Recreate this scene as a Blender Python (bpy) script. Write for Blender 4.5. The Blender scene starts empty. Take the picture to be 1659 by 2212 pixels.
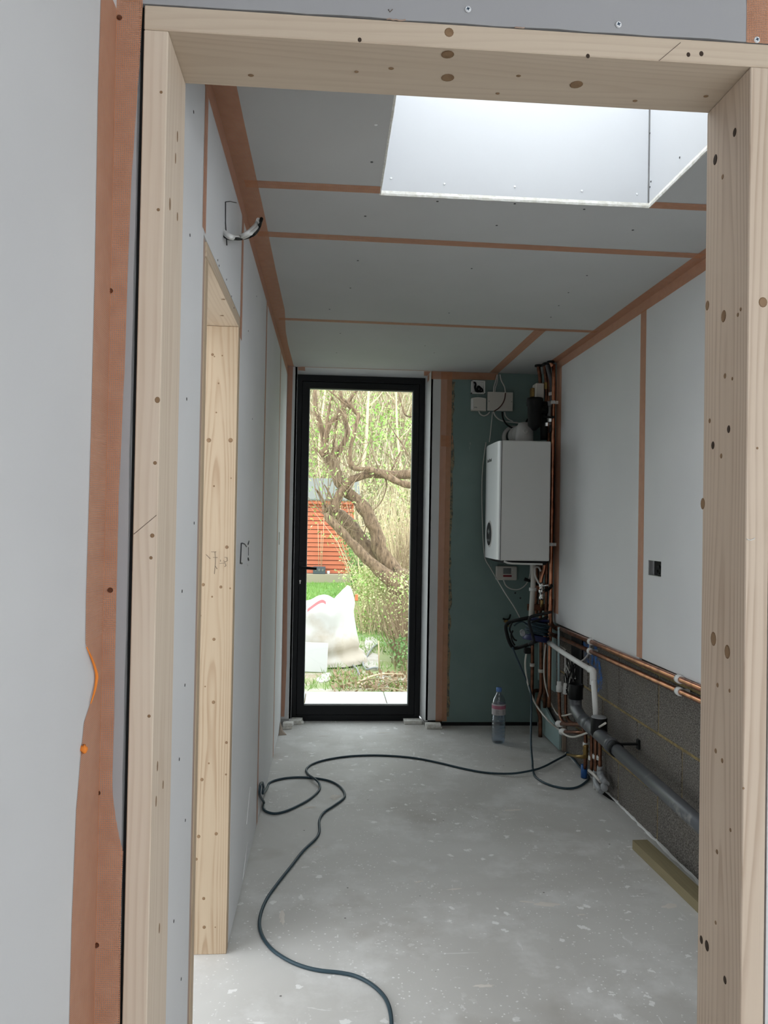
import bpy, bmesh, math, random
from mathutils import Vector, Matrix, noise

random.seed(7)
S = bpy.context.scene
COL = S.collection
PI = math.pi

# ---------------------------------------------------------------- camera
cd = bpy.data.cameras.new('camera')
cam = bpy.data.objects.new('camera', cd); COL.objects.link(cam)
cd.sensor_fit = 'VERTICAL'; cd.sensor_height = 36.0
cd.lens = 36.0 * 1660 / 2212
cd.clip_start = 0.02; cd.clip_end = 200
R3 = Matrix([[0.997351, -0.018453, -0.070362], [-0.070601, -0.012618, -0.997425], [0.017518, 0.99975, -0.013887]])
cam.matrix_world = Matrix.Translation((0, 0, 1.30)) @ R3.to_4x4()
S.camera = cam

# ---------------------------------------------------------------- sky, daylight, exposure
w = bpy.data.worlds.new('overcast_sky'); S.world = w; w.use_nodes = True
bg = w.node_tree.nodes['Background']
bg.inputs[0].default_value = (0.90, 0.955, 1.0, 1); bg.inputs[1].default_value = 4.2
S.view_settings.view_transform = 'Standard'; S.view_settings.look = 'None'
S.view_settings.gamma = 1.0; S.view_settings.use_curve_mapping = False
S.view_settings.exposure = 0.0

def area_light(name, loc, rot, sx, sy, L, col=(1, 1, 1)):
    d = bpy.data.lights.new(name, 'AREA'); d.shape = 'RECTANGLE'; d.size = sx; d.size_y = sy
    d.energy = L * PI * sx * sy; d.color = col
    o = bpy.data.objects.new(name, d); COL.objects.link(o); o.location = loc; o.rotation_euler = rot
    return o
# daylight by the roof window and the side room's unseen window, plus added fill lamps
area_light('roof_window_daylight', (.548, 1.86, 2.80), (0, 0, 0), .80, .84, 1.95, (.985, .99, 1))
area_light('side_room_daylight', (-2.58, 1.2, 1.15), (0, -PI/2, 0), 2.1, 3.2, .5, (.97, .985, 1))
area_light('side_room_top_fill', (-1.05, 2.35, 2.60), (0, 0, 0), 1.0, 1.5, 4.4, (.98, .99, 1))  # added lamp under the side room ceiling to brighten the floor; no roof window
area_light('rear_fill', (2.25, -2.66, 1.12), (PI/2, 0, 0), 2.3, 2.1, 1.2, (1, 1, 1))  # added fill lamp behind the camera, placed clear of the door glass reflection
area_light('near_room_side_fill', (3.58, -.7, 1.3), (0, PI/2, 0), 1.7, 2.2, 1.35, (1, 1, 1))  # added fill lamp on the unseen side wall, brightening post and left wall
pd = bpy.data.lights.new('door_portal', 'AREA'); pd.shape = 'RECTANGLE'; pd.size = .72; pd.size_y = 2.1
pd.cycles.is_portal = True
po = bpy.data.objects.new('door_portal', pd); COL.objects.link(po); po.location = (.19, 5.13, 1.14); po.rotation_euler = (-PI/2, 0, 0)

# ---------------------------------------------------------------- materials
def mat(name, col, rough=.6, metal=0., spec=.4, **k):
    m = bpy.data.materials.new(name); m.use_nodes = True
    b = m.node_tree.nodes['Principled BSDF']
    b.inputs['Base Color'].default_value = (*col, 1); b.inputs['Roughness'].default_value = rough
    b.inputs['Metallic'].default_value = metal; b.inputs['Specular IOR Level'].default_value = spec
    for q, v in k.items(): b.inputs[q.replace('_', ' ')].default_value = v
    return m
class G:
    """tiny node-graph helper for one material"""
    def __init__(s, m): s.m = m; s.t = m.node_tree; s.b = s.t.nodes['Principled BSDF']; s.tc = s.n('TexCoord')
    def n(s, typ, **k):
        nd = s.t.nodes.new('ShaderNode' + typ)
        for a, v in k.items(): setattr(nd, a, v)
        return nd
    def l(s, a, b): s.t.links.new(a, b)
    def map(s, scale=(1, 1, 1), rot=(0, 0, 0), loc=(0, 0, 0), src='Object'):
        mp = s.n('Mapping'); s.l(s.tc.outputs[src], mp.inputs[0])
        mp.inputs['Scale'].default_value = scale; mp.inputs['Rotation'].default_value = rot; mp.inputs['Location'].default_value = loc
        return mp.outputs[0]
    def noise(s, scale, detail=4, vec=None, rough=.55, dist=0):
        nd = s.n('TexNoise'); nd.inputs['Scale'].default_value = scale; nd.inputs['Detail'].default_value = detail
        nd.inputs['Roughness'].default_value = rough; nd.inputs['Distortion'].default_value = dist
        s.l(vec if vec is not None else s.tc.outputs['Object'], nd.inputs['Vector']); return nd.outputs[0]
    def voro(s, scale, vec=None, feature='F1', rnd=1.0):
        nd = s.n('TexVoronoi'); nd.feature = feature; nd.inputs['Scale'].default_value = scale
        nd.inputs['Randomness'].default_value = rnd
        s.l(vec if vec is not None else s.tc.outputs['Object'], nd.inputs['Vector']); return nd
    def ramp(s, fac, stops, interp='LINEAR'):
        nd = s.n('ValToRGB'); nd.color_ramp.interpolation = interp
        e = nd.color_ramp.elements
        while len(e) < len(stops): e.new(.5)
        for i, (p, c) in enumerate(stops):
            e[i].position = p; e[i].color = (*c, 1) if len(c) == 3 else c
        s.l(fac, nd.inputs[0]); return nd.outputs[0]
    def r01(s, fac, a, b): return s.ramp(fac, [(a, (0, 0, 0)), (b, (1, 1, 1))])
    def mix(s, fac, a, b, blend='MIX'):
        nd = s.n('Mix', data_type='RGBA', blend_type=blend)
        for i, v in ((0, fac), (6, a), (7, b)):
            if hasattr(v, 'links'): s.l(v, nd.inputs[i])
            elif i == 0: nd.inputs[0].default_value = v
            else: nd.inputs[i].default_value = (*v, 1)
        return nd.outputs[2]
    def math(s, op, a, b=0.):
        nd = s.n('Math', operation=op)
        for i, v in ((0, a), (1, b)):
            if hasattr(v, 'links'): s.l(v, nd.inputs[i])
            else: nd.inputs[i].default_value = v
        return nd.outputs[0]
    def col(s, c): s.l(c, s.b.inputs['Base Color'])
    def bump(s, h, strength=.3, dist=.002):
        nd = s.n('Bump'); nd.inputs['Strength'].default_value = strength; nd.inputs['Distance'].default_value = dist
        s.l(h, nd.inputs['Height']); s.l(nd.outputs[0], s.b.inputs['Normal'])

def board(name, a, b, marks=True, rough=.75):
    m = mat(name, a, rough, spec=.25); g = G(m)
    n1 = g.noise(1.6, 3); c = g.mix(g.r01(n1, .35, .68), a, b)
    if marks:
        n2 = g.r01(g.noise(1.0, 5, g.map((5, 5, 38)), .6), .70, .76)
        c = g.mix(g.math('MULTIPLY', n2, .35), c, tuple(min(1, x * 1.18) for x in a))
    g.col(c); g.bump(g.noise(260, 2), .06, .0005)
    return m
M_BOARD = board('plasterboard_paper', (.63, .632, .638), (.675, .677, .68))
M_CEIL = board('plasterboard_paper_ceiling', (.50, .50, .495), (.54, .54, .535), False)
M_SHAFT = board('plasterboard_shaft', (.56, .57, .59), (.59, .60, .62), False)
M_BOARDGREY = board('grey_partition_board', (.36, .358, .368), (.39, .388, .396), False)
M_RENDER = mat('plain_plaster', (.62, .62, .62), .8)
M_PLASTER = mat('cut_plaster', (.74, .73, .68), .9)
g = G(M_PLASTER); g.col(g.mix(g.r01(g.noise(60, 4), .4, .65), (.68, .66, .60), (.84, .83, .80))); g.bump(g.noise(90, 4), .6, .003)
M_KRAFT = mat('kraft_board_edge', (.42, .31, .25), .85)
M_GREEN = mat('moisture_board_paper', (.105, .165, .150), .7, spec=.3)
g = G(M_GREEN)
c = g.mix(g.r01(g.noise(2.2, 4), .35, .7), (.165, .235, .222), (.205, .28, .265))
sc = g.r01(g.noise(1, 5, g.map((34, 34, 4.5)), .6), .67, .71)
reg = g.r01(g.noise(1.3, 2), .47, .60)
c = g.mix(g.math('MULTIPLY', g.math('MULTIPLY', sc, reg), .55), c, (.42, .47, .45))
g.col(c)
M_GREENLT = board('moisture_board_offcut', (.30, .41, .40), (.35, .46, .45), False)

def wood(name, axis, light, mid, dark, pith, tilt, spacing=.0062, amt=.6, seed=1):
    """sawn softwood: growth rings about a pith line that runs nearly along the grain"""
    m = mat(name, light, .62, spec=.3); g = G(m)
    sx = g.n('SeparateXYZ'); g.l(g.tc.outputs['Object'], sx.inputs[0])
    gi = 'XYZ'.index(axis); oa, ob = [k for k in range(3) if k != gi]
    st = [9, 9, 9]; st[gi] = 1.1
    n1 = g.noise(1, 2, g.map(tuple(st), (0, 0, 0), (seed * 1.7, seed * .9, seed * 2.3)), .5)
    st = [34, 34, 34]; st[gi] = 3.2
    n2 = g.noise(1, 2, g.map(tuple(st), (0, 0, 0), (seed * .7, seed * 1.9, seed * .3)), .5)
    warp = g.math('ADD', g.math('MULTIPLY', g.math('SUBTRACT', n1, .5), .030), g.math('MULTIPLY', g.math('SUBTRACT', n2, .5), .006))
    gr = sx.outputs[gi]
    u = g.math('SUBTRACT', g.math('SUBTRACT', sx.outputs[oa], pith[0]), g.math('MULTIPLY', gr, tilt[0]))
    v = g.math('SUBTRACT', g.math('SUBTRACT', sx.outputs[ob], pith[1]), g.math('MULTIPLY', gr, tilt[1]))
    r = g.math('SQRT', g.math('ADD', g.math('MULTIPLY', u, u), g.math('MULTIPLY', v, v)))
    ph = g.math('FRACT', g.math('DIVIDE', g.math('ADD', r, warp), spacing))
    lines = g.ramp(ph, [(0, (.25, .25, .25)), (.10, (0, 0, 0)), (.50, (.06, .06, .06)), (.84, (.9, .9, .9)), (.93, (.9, .9, .9)), (1, (.25, .25, .25))])
    big = g.r01(g.noise(1.2, 3, g.map((4, 4, 4), (0, 0, 0), (seed, 0, 0))), .36, .64)
    sc2 = [26, 26, 26]; sc2[gi] = 1.4
    fib = g.noise(1, 4, g.map(tuple(sc2)), .6)
    fine = [420, 420, 420]; fine[gi] = 9
    c = g.mix(g.r01(fib, .3, .75), light, mid)
    c = g.mix(g.math('MULTIPLY', lines, g.math('ADD', g.math('MULTIPLY', big, amt * .6), amt * .4)), c, dark)
    c = g.mix(g.math('MULTIPLY', g.r01(g.noise(1, 2, g.map(tuple(fine))), .55, .8), .15), c, dark)
    g.col(c); g.bump(lines, .05, .0006)
    return m
P1, P2, P3 = (.70, .585, .43), (.63, .51, .36), (.44, .31, .19)
W_POSTL = wood('pine_post_near', 'Z', (.70, .59, .475), (.645, .535, .42), (.50, .365, .26), (-.56, .005), (.004, .006), .0085, .42, 1)
W_POSTR = wood('pine_post_far', 'Z', (.64, .525, .415), (.59, .475, .37), (.40, .285, .205), (.512, -.004), (.010, .004), .0068, .62, 5)
W_HEAD = wood('pine_header', 'X', (.62, .515, .40), (.57, .465, .355), (.42, .305, .22), (.012, 2.125), (.010, .022), .0075, .30, 3)
W_JAMB = wood('pine_side_jamb', 'Z', (.52, .405, .285), (.48, .37, .255), (.34, .22, .13), (-.004, .352), (.004, .013), .0062, .72, 9)
W_SOFF = wood('pine_side_header', 'Y', (.58, .47, .35), (.54, .425, .31), (.41, .29, .195), (-.02, 1.95), (.02, .02), .0065, .5, 4)
W_OFF = wood('treated_offcut', 'Y', (.27, .225, .13), (.225, .185, .105), (.15, .12, .065), (1.27, .06), (0, .01), .006, .5, 6)
def knotmat():
    m = mat('knot_wood', (.25, .14, .07), .6); g = G(m)
    gr = g.n('TexGradient', gradient_type='SPHERICAL')
    g.l(g.map((2, 2, 2), (0, 0, 0), (-1, -1, -1), 'Generated'), gr.inputs[0])
    n = g.noise(60, 3)
    f = g.math('ADD', gr.outputs['Fac'], g.math('MULTIPLY', g.math('SUBTRACT', n, .5), .35))
    g.col(g.ramp(f, [(0, (.26, .16, .085)), (.18, (.11, .055, .026)), (.45, (.21, .12, .062)), (.75, (.14, .072, .035)), (1, (.07, .035, .018))]))
    return m
M_KNOT = knotmat()
M_KNOTDK = mat('knot_hole', (.045, .028, .018), .8)
M_PENCIL = mat('pencil_graphite', (.16, .12, .09), .6)

def tape_material():
    m = mat('orange_mesh_tape', (.80, .27, .07), .6, spec=.3); g = G(m)
    sp = g.n('SeparateXYZ'); g.l(g.tc.outputs['UV'], sp.inputs[0])
    def strand(o, pitch, fill):
        f = g.math('FRACT', g.math('DIVIDE', o, pitch)); return g.math('LESS_THAN', f, fill)
    a = g.math('MAXIMUM', strand(sp.outputs[0], .0029, .42), strand(sp.outputs[1], .0029, .42))
    a = g.math('MAXIMUM', g.math('MULTIPLY', a, .92), .20)
    n = g.noise(35, 3)
    g.col(g.mix(g.r01(n, .3, .7), (.54, .24, .125), (.62, .30, .17)))
    g.l(a, g.b.inputs['Alpha'])
    return m
M_TAPE = tape_material()
M_TAPEBRIGHT = mat('orange_tape_folded', (.86, .25, .03), .6)
M_FILLER = mat('dried_filler', (.40, .30, .17), .85)
g = G(M_FILLER); g.col(g.mix(g.r01(g.noise(55, 4), .45, .6), (.27, .22, .14), (.10, .11, .095)))

def concrete_floor():
    m = mat('dusty_concrete', (.42, .42, .41), .62, spec=.35); g = G(m)
    n1 = g.noise(.9, 5, None, .6, .4); n2 = g.noise(3.5, 6, None, .65)
    c = g.mix(g.r01(n1, .36, .66), (.475, .462, .435), (.60, .592, .57))
    c = g.mix(g.math('MULTIPLY', g.r01(n2, .50, .72), .75), c, (.72, .715, .70))
    c = g.mix(g.math('MULTIPLY', g.r01(g.noise(2.1, 4, g.map((1, 1, 1), (0, 0, 0), (5, 3, 0))), .58, .72), .75), c, (.37, .345, .31))
    # dried plaster spots and smears
    v = g.voro(13); dst = g.math('ADD', v.outputs['Distance'], g.math('MULTIPLY', g.math('SUBTRACT', g.noise(45, 3), .5), .9))
    spot = g.math('MULTIPLY', g.ramp(dst, [(0, (1, 1, 1)), (.10, (1, 1, 1)), (.14, (0, 0, 0))]), g.r01(g.noise(1.7, 2), .40, .52))
    v2 = g.voro(58); d2 = g.math('ADD', v2.outputs['Distance'], g.math('MULTIPLY', g.math('SUBTRACT', g.noise(90, 2), .5), .6))
    sp2 = g.math('MULTIPLY', g.ramp(d2, [(0, (1, 1, 1)), (.10, (1, 1, 1)), (.16, (0, 0, 0))]), g.r01(g.noise(2.6, 3), .40, .52))
    sm = g.math('MULTIPLY', g.r01(g.noise(1, 5, g.map((30, 5, 1), (0, 0, .5)), .62, 1.0), .66, .71), g.r01(g.noise(1.9, 2), .45, .6))
    sm2 = g.math('MULTIPLY', g.r01(g.noise(1, 5, g.map((4, 28, 1), (0, 0, .4)), .62, 1.0), .67, .72), g.r01(g.noise(2.3, 2), .45, .6))
    allm = g.math('MINIMUM', g.math('ADD', g.math('ADD', spot, sp2), g.math('ADD', sm, sm2)), 1.0)
    c = g.mix(g.math('MULTIPLY', allm, .9), c, (.80, .795, .78))
    dk = g.voro(9, g.map((1, 1, 1), (0, 0, 0), (3.3, 1.7, 0)))
    dd = g.math('MULTIPLY', g.ramp(dk.outputs['Distance'], [(0, (1, 1, 1)), (.028, (1, 1, 1)), (.04, (0, 0, 0))]), .8)
    c = g.mix(dd, c, (.07, .06, .05))
    g.col(c); g.bump(g.math('ADD', n2, g.math('MULTIPLY', allm, .4)), .12, .004)
    return m
M_FLOOR = concrete_floor()
M_BLOCK = mat('dense_aggregate_block', (.12, .11, .10), .9, spec=.2)
g = G(M_BLOCK)
nb = g.noise(170, 3, None, .7)
cb = g.ramp(nb, [(.30, (.030, .026, .023)), (.45, (.115, .105, .094)), (.60, (.215, .198, .18)), (.74, (.40, .375, .345))])
cb = g.mix(g.math('MULTIPLY', g.r01(g.noise(5, 4), .45, .75), .35), cb, (.16, .14, .11))
g.col(cb); g.bump(nb, .7, .003)
M_MORTAR = mat('yellow_mortar', (.26, .19, .085), .9); g = G(M_MORTAR); g.col(g.mix(g.r01(g.noise(40, 4), .4, .65), (.20, .15, .075), (.33, .25, .11))); g.bump(g.noise(120, 3), .5, .002)
M_BLUEPAINT = mat('blue_spray_paint', (.035, .15, .44), .8)
g = G(M_BLUEPAINT); nb2 = g.math('ADD', g.math('MULTIPLY', g.noise(190, 3, None, .7), .6), g.math('MULTIPLY', g.noise(26, 4), .6)); g.l(g.r01(nb2, .57, .68), g.b.inputs['Alpha'])
M_DARK = mat('void_dark', (.012, .012, .012), .9)
M_BLACKAL = mat('black_powder_coat', (.007, .008, .010), .45, spec=.28)
M_SEAL = mat('glazing_gasket', (.02, .02, .02), .6)
M_SPACER = mat('glass_spacer', (.45, .46, .47), .35, .6)
M_COPPER = mat('copper_pipe', (.62, .27, .15), .28, 1.0)
g = G(M_COPPER); g.col(g.mix(g.r01(g.noise(22, 4), .42, .7), (.58, .26, .155), (.30, .135, .08)))
M_COPPERDK = mat('tarnished_copper', (.30, .13, .08), .42, 1.0)
g = G(M_COPPERDK); g.col(g.mix(g.r01(g.noise(30, 4), .4, .7), (.235, .11, .07), (.11, .055, .035)))
M_BRASS = mat('brass', (.30, .20, .075), .42, 1.0)
M_CHROME = mat('chrome_fitting', (.68, .68, .66), .22, 1.0)
M_WHITEPL = mat('white_plastic', (.74, .74, .72), .4)
M_CREAM = mat('cream_plastic', (.60, .57, .52), .45)
M_GREYCABLE = mat('grey_white_cable', (.55, .54, .52), .5)
M_GREYPIPE = mat('grey_waste_pipe', (.12, .125, .135), .38)
g = G(M_GREYPIPE); g.col(g.mix(g.math('MULTIPLY', g.r01(g.noise(9, 5), .60, .72), .6), (.085, .09, .098), (.36, .35, .33)))
M_GREYFIT = mat('grey_pushfit', (.28, .29, .30), .4)
M_BLACKPL = mat('black_plastic', (.006, .0065, .0065), .55, spec=.2)
M_BLUEPL = mat('blue_plastic', (.02, .10, .32), .45)
M_NAVY = mat('navy_plastic', (.018, .022, .085), .42)
M_CABLE = mat('teal_rubber_cable', (.024, .050, .066), .5)
M_PALEBLUE = mat('pale_blue_pipe', (.40, .52, .55), .45)
M_BOILER = mat('boiler_white_enamel', (.72, .72, .70), .38)
M_BOILERF = mat('boiler_front_gloss', (.84, .86, .87), .25)
M_FLUE = mat('flue_grey', (.50, .49, .48), .45)
M_LCD = mat('lcd_grey', (.16, .17, .165), .3)
M_RED = mat('red_label', (.22, .012, .02), .5)
M_SCREW = mat('zinc_screw', (.80, .81, .82), .4, .15)
M_SCREWDK = mat('black_drywall_screw', (.035, .035, .038), .5)
M_SCREWBLUE = mat('screw_recess', (.03, .07, .13), .5)
M_STEEL = mat('galvanised_box', (.42, .42, .42), .45, .7)
M_DUST = mat('plaster_dust', (.72, .72, .71), .95)
M_CARD = mat('brown_scrap', (.30, .24, .19), .9)

def glass_mat(name, tint, refl=.05, rough=.0):
    m = bpy.data.materials.new(name); m.use_nodes = True; t = m.node_tree; t.nodes.clear()
    o = t.nodes.new('ShaderNodeOutputMaterial'); mx = t.nodes.new('ShaderNodeMixShader')
    tr = t.nodes.new('ShaderNodeBsdfTransparent'); gl = t.nodes.new('ShaderNodeBsdfGlossy')
    lw = t.nodes.new('ShaderNodeLayerWeight'); mp = t.nodes.new('ShaderNodeMapRange')
    lw.inputs[0].default_value = .25
    mp.inputs['To Min'].default_value = refl; mp.inputs['To Max'].default_value = .75
    tr.inputs[0].default_value = (*tint, 1); gl.inputs['Roughness'].default_value = rough
    t.links.new(lw.outputs['Facing'], mp.inputs['Value']); t.links.new(mp.outputs[0], mx.inputs[0])
    t.links.new(tr.outputs[0], mx.inputs[1]); t.links.new(gl.outputs[0], mx.inputs[2]); t.links.new(mx.outputs[0], o.inputs[0])
    return m
M_GLASS = glass_mat('door_glass', (.97, .985, .975), .018)
M_PET = glass_mat('clear_bottle_plastic', (.84, .89, .94), .10, .04)
M_WATER = glass_mat('bottle_water', (.82, .87, .93), .03, .0)

# ---------------------------------------------------------------- mesh helpers
def spline(pts, k=6):
    P = [Vector(p) for p in pts]
    if len(P) < 3 or k <= 1: return P
    out = []
    Q = [P[0] * 2 - P[1]] + P + [P[-1] * 2 - P[-2]]
    for i in range(1, len(Q) - 2):
        a, b, c, d = Q[i - 1:i + 3]
        for j in range(k):
            t = j / k
            out.append(.5 * ((2 * b) + (c - a) * t + (2 * a - 5 * b + 4 * c - d) * t * t + (3 * b - a - 3 * c + d) * t ** 3))
    out.append(P[-1]); return out

class MB:
    def __init__(s): s.v = []; s.f = []; s.sm = []; s.uv = None
    def add(s, vs, fs, smooth=False):
        o = len(s.v); s.v += [Vector(v) for v in vs]; s.f += [tuple(i + o for i in f) for f in fs]; s.sm += [smooth] * len(fs); return s
    def box(s, x0, y0, z0, x1, y1, z1, b=0, mtx=None):
        if b <= 0:
            vs = [(x, y, z) for z in (z0, z1) for y in (y0, y1) for x in (x0, x1)]
            fs = [(0, 2, 3, 1), (4, 5, 7, 6), (0, 1, 5, 4), (2, 6, 7, 3), (0, 4, 6, 2), (1, 3, 7, 5)]
        else:
            bm = bmesh.new(); bmesh.ops.create_cube(bm, size=1)
            for v in bm.verts: v.co = Vector((x0 if v.co.x < 0 else x1, y0 if v.co.y < 0 else y1, z0 if v.co.z < 0 else z1))
            bmesh.ops.bevel(bm, geom=bm.edges[:], offset=b, segments=2 if b > .006 else 1, affect='EDGES', profile=.5)
            bm.verts.index_update()
            vs = [v.co.copy() for v in bm.verts]; fs = [tuple(v.index for v in f.verts) for f in bm.faces]; bm.free()
        if mtx is not None: vs = [mtx @ Vector(v) for v in vs]
        return s.add(vs, fs)
    def prism(s, poly, a0, a1, axis='Z'):
        n = len(poly)
        def P(p, a): return {'Z': (p[0], p[1], a), 'Y': (p[0], a, p[1]), 'X': (a, p[0], p[1])}[axis]
        vs = [P(p, a0) for p in poly] + [P(p, a1) for p in poly]
        fs = [tuple(range(n))[::-1], tuple(range(n, 2 * n))] + [(i, (i + 1) % n, n + (i + 1) % n, n + i) for i in range(n)]
        return s.add(vs, fs)
    def tube(s, pts, r, n=8, k=1, cap=True, smooth=True):
        P = spline(pts, k) if k > 1 else [Vector(p) for p in pts]
        m = len(P)
        if isinstance(r, (list, tuple)):
            L = len(r); rr = []
            for i in range(m):
                t = i / (m - 1) * (L - 1); a = min(int(t), L - 2); rr.append(r[a] + (r[a + 1] - r[a]) * (t - a))
        else: rr = [r] * m
        T = []
        for i in range(m):
            d = P[min(i + 1, m - 1)] - P[max(i - 1, 0)]; T.append(d.normalized() if d.length > 1e-9 else Vector((0, 0, 1)))
        u = T[0].orthogonal().normalized(); vs = []
        for i in range(m):
            u = (u - T[i] * u.dot(T[i])); u = u.normalized() if u.length > 1e-6 else T[i].orthogonal().normalized()
            w_ = T[i].cross(u)
            for j in range(n):
                a = 2 * PI * j / n; vs.append(P[i] + (u * math.cos(a) + w_ * math.sin(a)) * rr[i])
        fs = [(i * n + j, i * n + (j + 1) % n, (i + 1) * n + (j + 1) % n, (i + 1) * n + j) for i in range(m - 1) for j in range(n)]
        s.add(vs, fs, smooth)
        if cap:
            o = len(s.v) - len(vs)
            s.f += [tuple(o + j for j in range(n))[::-1], tuple(o + (m - 1) * n + j for j in range(n))]; s.sm += [False, False]
        return s
    def cyl(s, a, b, r, n=14, smooth=True): return s.tube([a, b], r, n, 1, True, smooth)
    def lathe(s, prof, origin=(0, 0, 0), axis=(0, 0, 1), n=24, smooth=True):
        ax = Vector(axis).normalized(); u = ax.orthogonal().normalized(); w_ = ax.cross(u); O = Vector(origin)
        vs = [O + ax * z + (u * math.cos(2 * PI * j / n) + w_ * math.sin(2 * PI * j / n)) * r for r, z in prof for j in range(n)]
        m = len(prof)
        fs = [(i * n + j, i * n + (j + 1) % n, (i + 1) * n + (j + 1) % n, (i + 1) * n + j) for i in range(m - 1) for j in range(n)]
        return s.add(vs, fs, smooth)
    def disc(s, c, nrm, rx, ry, up, h=.0008, n=12):
        """thin oval button lying on a surface; rx along up x nrm, ry along up"""
        N = Vector(nrm).normalized(); U = Vector(up).normalized(); X = U.cross(N); c = Vector(c)
        ring = [X * (rx * math.cos(2 * PI * j / n)) + U * (ry * math.sin(2 * PI * j / n)) for j in range(n)]
        vs = [c + q for q in ring] + [c + q * .8 + N * h for q in ring]
        fs = [(j, (j + 1) % n, n + (j + 1) % n, n + j) for j in range(n)] + [tuple(range(n, 2 * n))]
        return s.add(vs, fs)

WL = {}
def link(name, me, parent, off=Vector((0, 0, 0))):
    o = bpy.data.objects.new(name, me); COL.objects.link(o)
    if parent is not None: o.parent = parent
    return o
def obj(name, mb, m, parent=None, kind=None):
    off = WL.get(parent.name, Vector((0, 0, 0))) if parent is not None else Vector((0, 0, 0))
    me = bpy.data.meshes.new(name)
    me.from_pydata([v - off for v in mb.v], [], mb.f)
    me.polygons.foreach_set('use_smooth', mb.sm)
    if mb.uv:
        ul = me.uv_layers.new(name='UVMap')
        for p in me.polygons:
            for li in p.loop_indices: ul.data[li].uv = mb.uv[me.loops[li].vertex_index]
    me.materials.append(m)
    o = link(name, me, parent); WL[o.name] = off
    if kind: o['kind'] = kind
    return o
def thing(name, label, cat, loc=(0, 0, 0), group=None):
    o = bpy.data.objects.new(name, None); COL.objects.link(o); o.location = loc; o.empty_display_size = .05
    WL[o.name] = Vector(loc); o['label'] = label; o['category'] = cat
    if group: o['group'] = group
    return o
def tag(o, label, cat, group=None):
    o['label'] = label; o['category'] = cat
    if group: o['group'] = group
    return o
def struct(name, mb, m): return obj(name, mb, m, None, 'structure')
def raw(name, vs, fs, m, parent=None, kind='stuff', label=None, cat=None):
    me = bpy.data.meshes.new(name); me.from_pydata(vs, [], fs); me.materials.append(m)
    o = link(name, me, parent); o['kind'] = kind
    if label: o['label'] = label; o['category'] = cat
    return o

def strip(parent, rows, name='joint_tape', m=None, lift=(0, 0, 0)):
    """a length of mesh tape: rows of 2 or 3 points across it; uv in metres"""
    mb = MB(); L = Vector(lift); uv = []; d = 0.
    for i, r in enumerate(rows):
        r = [Vector(p) for p in r]
        if i: d += (r[0] - prev).length
        prev = r[0]; acc = 0.
        for j, p in enumerate(r):
            if j: acc += (p - r[j - 1]).length
            mb.v.append(p + L); uv.append((acc, d))
    n = len(rows[0])
    for i in range(len(rows) - 1):
        for j in range(n - 1): mb.f.append((i * n + j, i * n + j + 1, (i + 1) * n + j + 1, (i + 1) * n + j)); mb.sm.append(False)
    mb.uv = uv
    return obj(name, mb, m or M_TAPE, parent)

def panel_hole(mb, axis, a0, a1, u0, v0, u1, v1, hu0, hv0, hu1, hv1):
    """board with a rectangular hole, thickness a0..a1 along axis"""
    def B(p0, q0, p1, q1):
        if axis == 'X': mb.box(a0, p0, q0, a1, p1, q1)
        elif axis == 'Y': mb.box(p0, a0, q0, p1, a1, q1)
        else: mb.box(p0, q0, a0, p1, q1, a1)
    B(u0, v0, hu0, v1); B(hu1, v0, u1, v1); B(hu0, v0, hu1, hv0); B(hu0, hv1, hu1, v1)
    return mb

_dot = None
def screw_dot(parent, p, nrm, m=None, r=.0035):
    """small countersunk screw head, shared mesh"""
    global _dot
    if _dot is None: _dot = {}
    m = m or M_SCREWDK
    key = (m.name, r, tuple(nrm))
    if key not in _dot:
        mb = MB(); N = Vector(nrm); up = Vector((0, 0, 1)) if abs(N.z) < .5 else Vector((0, 1, 0))
        mb.disc((0, 0, 0), nrm, r, r, up, .0007, 8)
        me = bpy.data.meshes.new('screw'); me.from_pydata([tuple(v) for v in mb.v], [], mb.f); me.materials.append(m); _dot[key] = me
    o = bpy.data.objects.new('screw', _dot[key]); COL.objects.link(o); o.parent = parent
    o.location = Vector(p) - WL.get(parent.name, Vector((0, 0, 0))); return o

# ================================================================ SETTING
XL, XR, YB, ZC, YF, YI = -.285, 1.35, 4.92, 2.285, 1.20, 1.345
floor = struct('floor', MB().box(-2.75, -2.8, -.12, 3.7, 5.14, 0), M_FLOOR)

# --- inner room ceiling: roof deck with the roof-window opening, boards below
HX0, HX1, HY0, HY1 = .134, .963, 1.42, 2.292
ceiling = struct('ceiling', panel_hole(MB(), 'Z', ZC + .0125, 2.80, -.42, YI - .13, 1.62, 5.14, HX0 - .012, HY0 - .012, HX1 + .012, HY1 + .012), M_RENDER)
zb = ZC + .0125
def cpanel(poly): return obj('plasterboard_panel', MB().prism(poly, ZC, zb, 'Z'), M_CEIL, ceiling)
e = .0012
cpanel([(XL, YI), (XR, YI), (XR, HY0), (XL, HY0)])
cpanel([(XL, HY0), (HX0, HY0), (HX0, 2.258 - e), (XL, 2.258 - e)])
cpanel([(HX1, HY0), (1.362, HY0), (1.362, 2.272 - e), (HX1, 2.272 - e)])
cpanel([(XL, 2.258 + e), (HX0, 2.258 + e), (HX0, HY1), (HX1, HY1), (HX1, 2.272 + e), (1.362, 2.272 + e), (1.362, 2.68 - e), (XL, 2.65 - e)])
cpanel([(XL, 2.65 + e), (1.362, 2.68 + e), (1.362, 3.79 - e), (XL, 3.76 - e)])
cpanel([(XL, 3.76 + e), (1.042 - e, 3.783 + e), (1.042 - e, YB), (XL, YB)])
cpanel([(1.042 + e, 3.784 + e), (1.375, 3.79 + e), (1.375, YB), (1.042 + e, YB)])
zt = ZC - .0008
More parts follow.
